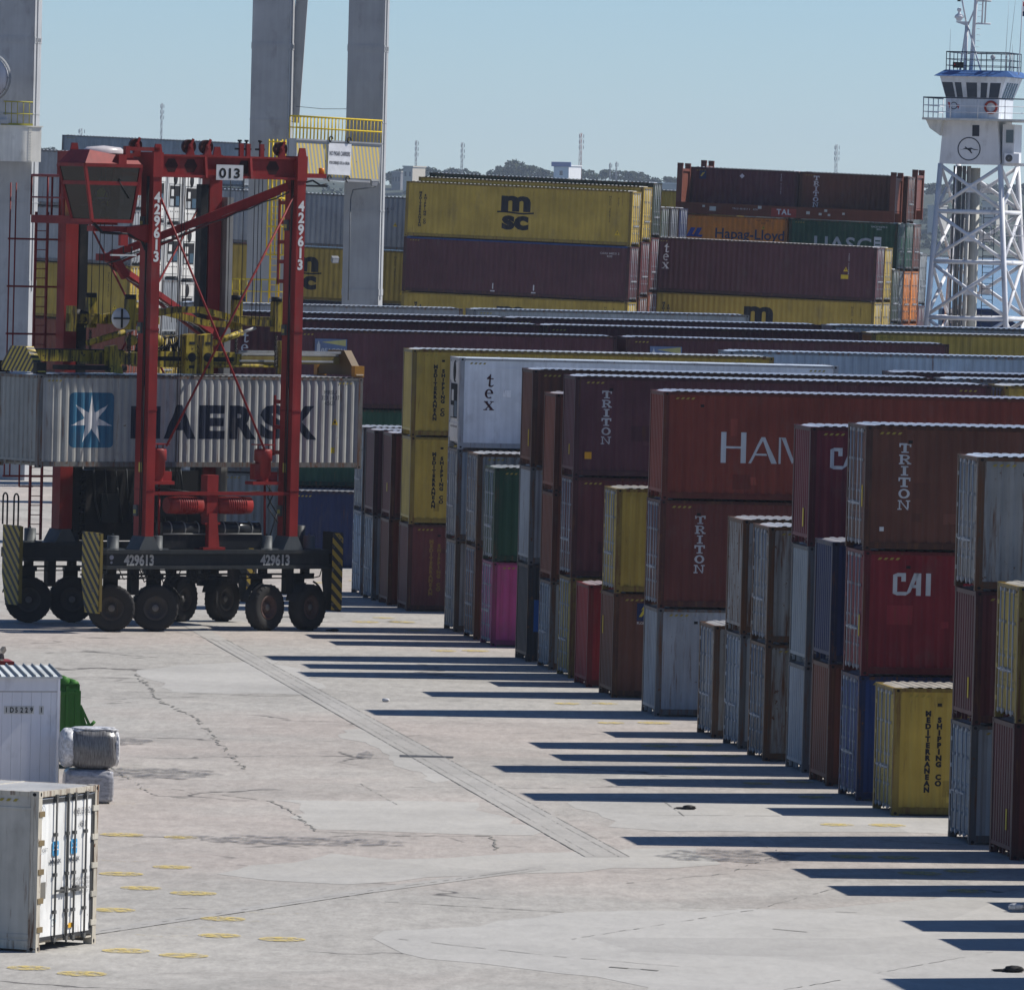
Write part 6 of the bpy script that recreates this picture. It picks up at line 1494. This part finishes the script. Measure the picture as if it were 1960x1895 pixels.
for i, (x, y) in enumerate(spec):
    if y == 0: continue
    Y = random.uniform(3420, 3520); p = AT(x, y, Y); zb = hz(p.x, Y); h = max(5.0, p.z - zb)
    k = i % 5; o = empty('tree', (p.x, Y, zb - .3), random.uniform(0, 6), f"{DIRW[k]} far tree", 'tree', 'trees on the far ridge')
    w = min(11, max(h * .9, random.uniform(6, 9)))
    for nme, M_, mt in (('trunk', TM[k], BARK), ('crown', CM[k], LF)):
        c = link(nme, M_, mt, o); c.scale = (w, w, h)
    TR.append((x, o))
TR.sort(key=lambda q: q[0])
# a denser wood on the slopes, one mass
b = B(); random.seed(12)
for q in range(520):
    x = random.uniform(-20, 1980); Y = random.uniform(3240, 3360); X = (x - PW / 2) / FPX * Y; z = hz(X, Y)
    r = random.uniform(1.8, 3.6)
    for k in range(16):
        u = Vector((random.gauss(0, .5), random.gauss(0, .5), abs(random.gauss(0, .5)))) * r; p = Vector((X, Y, z)) + u; s = random.uniform(.6, 1.5)
        a = Vector((random.gauss(0, 1), random.gauss(0, 1), random.gauss(0, 1))).normalized() * s; c = a.cross(Vector((random.gauss(0, 1), random.gauss(0, 1), random.gauss(0, 1)))).normalized() * s
        b.face([p - a, p + c, p + a, p - c], random.randint(0, 2))
tag(b.build('far_wood', LF, recalc=False), kind='stuff')
MS = flat((.22, .22, .23))
def far_mast(x, ytop, w, label, red=False, heads=1):
    p = AT(x, ytop, 3380); zb = hz(p.x, 3380) - 1; h = p.z - zb
    o = empty('antenna_mast', (p.x, 3380, zb), 0, label, 'antenna mast', 'antenna masts on the far shore')
    b = B(); n = 10
    for dx, dy in ((-w, -w), (w, -w), (0, w)): b.tube((dx, dy, 0), (dx * .5, dy * .5, h), .11, .08, 5)
    for k in range(n): z0_, z1_ = h * k / n, h * (k + 1) / n; b.tube((-w * .75, -w * .75, z0_), (w * .75, -w * .75, z1_), .06, n=4).tube((w * .7, -w * .7, z0_), (0, w * .7, z1_), .06, n=4)
    b.build('lattice', MS if not red else flat((.3, .12, .10)), o)
    b = B()
    for k in range(3 if heads else 1):
        for a in range(3): q = a * 2.09; b.box(w * 1.6 * cos(q) - .12, w * 1.6 * cos(q) + .12, w * 2 * sin(q) - .1, w * 2 * sin(q) + .1, h - 1.9 - 2.2 * k, h - .5 - 2.2 * k)
    b.build('panel_antenna', flat((.3, .31, .33)), o)
far_mast(310, 198, .5, 'thin lattice mast left of the white crane'); far_mast(797, 269, .5, 'short lattice mast with flared head, left of two over the yellow stack'); far_mast(885, 273, .55, 'short lattice mast, right of two over the yellow stack')
far_mast(1112, 255, .7, 'tallest red and grey mast beside the white tower block with blue sign', True); far_mast(1601, 277, .7, 'lone mast above the dark flat rack containers'); far_mast(1168, 312, .4, 'low cluster mast among the trees', False, 0); far_mast(1180, 310, .4, 'low thin mast right of the cluster mast', False, 0)
far_mast(155, 246, .9, 'bushy double headed mast left, over the red cab roof')
def far_block(x0, x1, y0, Y, label, wall, roof=None, sign=None, win=3):
    a, c = AT(x0, y0, Y), AT(x1, y0, Y); w = (c.x - a.x) * .85; zb = hz(a.x, Y) - 4; h = a.z - zb
    o = empty('building', (a.x, Y, zb), radians(-24), label, 'building', 'buildings on the far shore'); b = B(); b.box(0, w, 0, 12, 0, h); b.build('wall', flat(wall), o)
    b = B(); b.box(-.3, w + .3, -.3, 12.3, h, h + .5); b.build('roof', flat(roof or wall), o)
    if sign: b = B(); b.box(-.8, w + 1, -.6, -.1, h - .2, h + 1.6); b.build('sign', flat(sign), o)
    for k in range(win):
        b = B(); xx = w * (k + .5) / win; b.box(xx - w * .1, xx + w * .1, -.06, 0, h - 3.6, h - 1.8); b.build('window', flat((.06, .07, .08)), o)
far_block(772, 795, 320, 3370, 'beige flat roofed house at the left end of the far ridge', (.5, .45, .37), win=2)
far_block(1060, 1097, 318, 3350, 'white tower block with a blue sign along its roof', (.75, .75, .76), sign=(.05, .12, .38), win=1)
far_block(750, 772, 330, 3390, 'grey low building with a pale roof left of the beige house', (.2, .2, .21), (.4, .38, .34), win=3)
far_block(1256, 1306, 352, 3300, 'long pale roofed shed low on the far ridge', (.42, .40, .37), (.6, .58, .54), win=0)
far_block(100, 122, 290, 3350, 'grey gabled shed on the far ridge at the left', (.25, .27, .3), win=0)
far_block(1880, 1915, 388, 3300, 'pale block seen through the lattice tower', (.5, .48, .42), win=3)
far_block(1776, 1795, 395, 3290, 'low cream warehouse left of the lattice tower', (.5, .48, .44), win=0)

# unique words for the trees: by their neighbours
def near_words(x):
    L_ = [(85, 'behind the red cab, at far left'), (118, 'behind the red cab, next to the mast'), (790, 'between the beige house and the first mast'), (850, 'between the two short masts'), (912, 'just right of the second short mast'),
          (985, 'in the tallest clump'), (1046, 'left of the white tower block'), (1135, 'right of the red and grey mast'), (1182, 'by the low cluster mast'), (1225, 'right of the low cluster mast'), (1296, 'left of the dark flat racks'), (1800, 'left of the lattice tower'), (1880, 'seen through the lattice tower'), (1960, 'right of the lattice tower')]
    return min(L_, key=lambda q: abs(q[0] - x))[1]
CNT = {}
for x, o in TR:
    wds = near_words(x); CNT[wds] = CNT.get(wds, 0) + 1
    o['label'] = f"{o['label']} {wds}, {['leftmost', 'second', 'third', 'fourth', 'fifth', 'sixth'][CNT[wds] - 1]} there"

# ---------------------------------------------------------------- haze over the harbour
b = B(); b.box(-1300, 1300, -250, 5950, -7, 70)
hzo = b.build('haze', None); tag(hzo, kind='stuff')
m = bpy.data.materials.new('haze'); m.use_nodes = True; t = m.node_tree; t.nodes.clear()
pv = t.nodes.new('ShaderNodeVolumePrincipled'); pv.inputs['Color'].default_value = (.72, .84, 1.0, 1); pv.inputs['Density'].default_value = .00007; pv.inputs['Anisotropy'].default_value = .2
ou = t.nodes.new('ShaderNodeOutputMaterial'); t.links.new(pv.outputs[0], ou.inputs['Volume']); hzo.material_slots[0].material = m
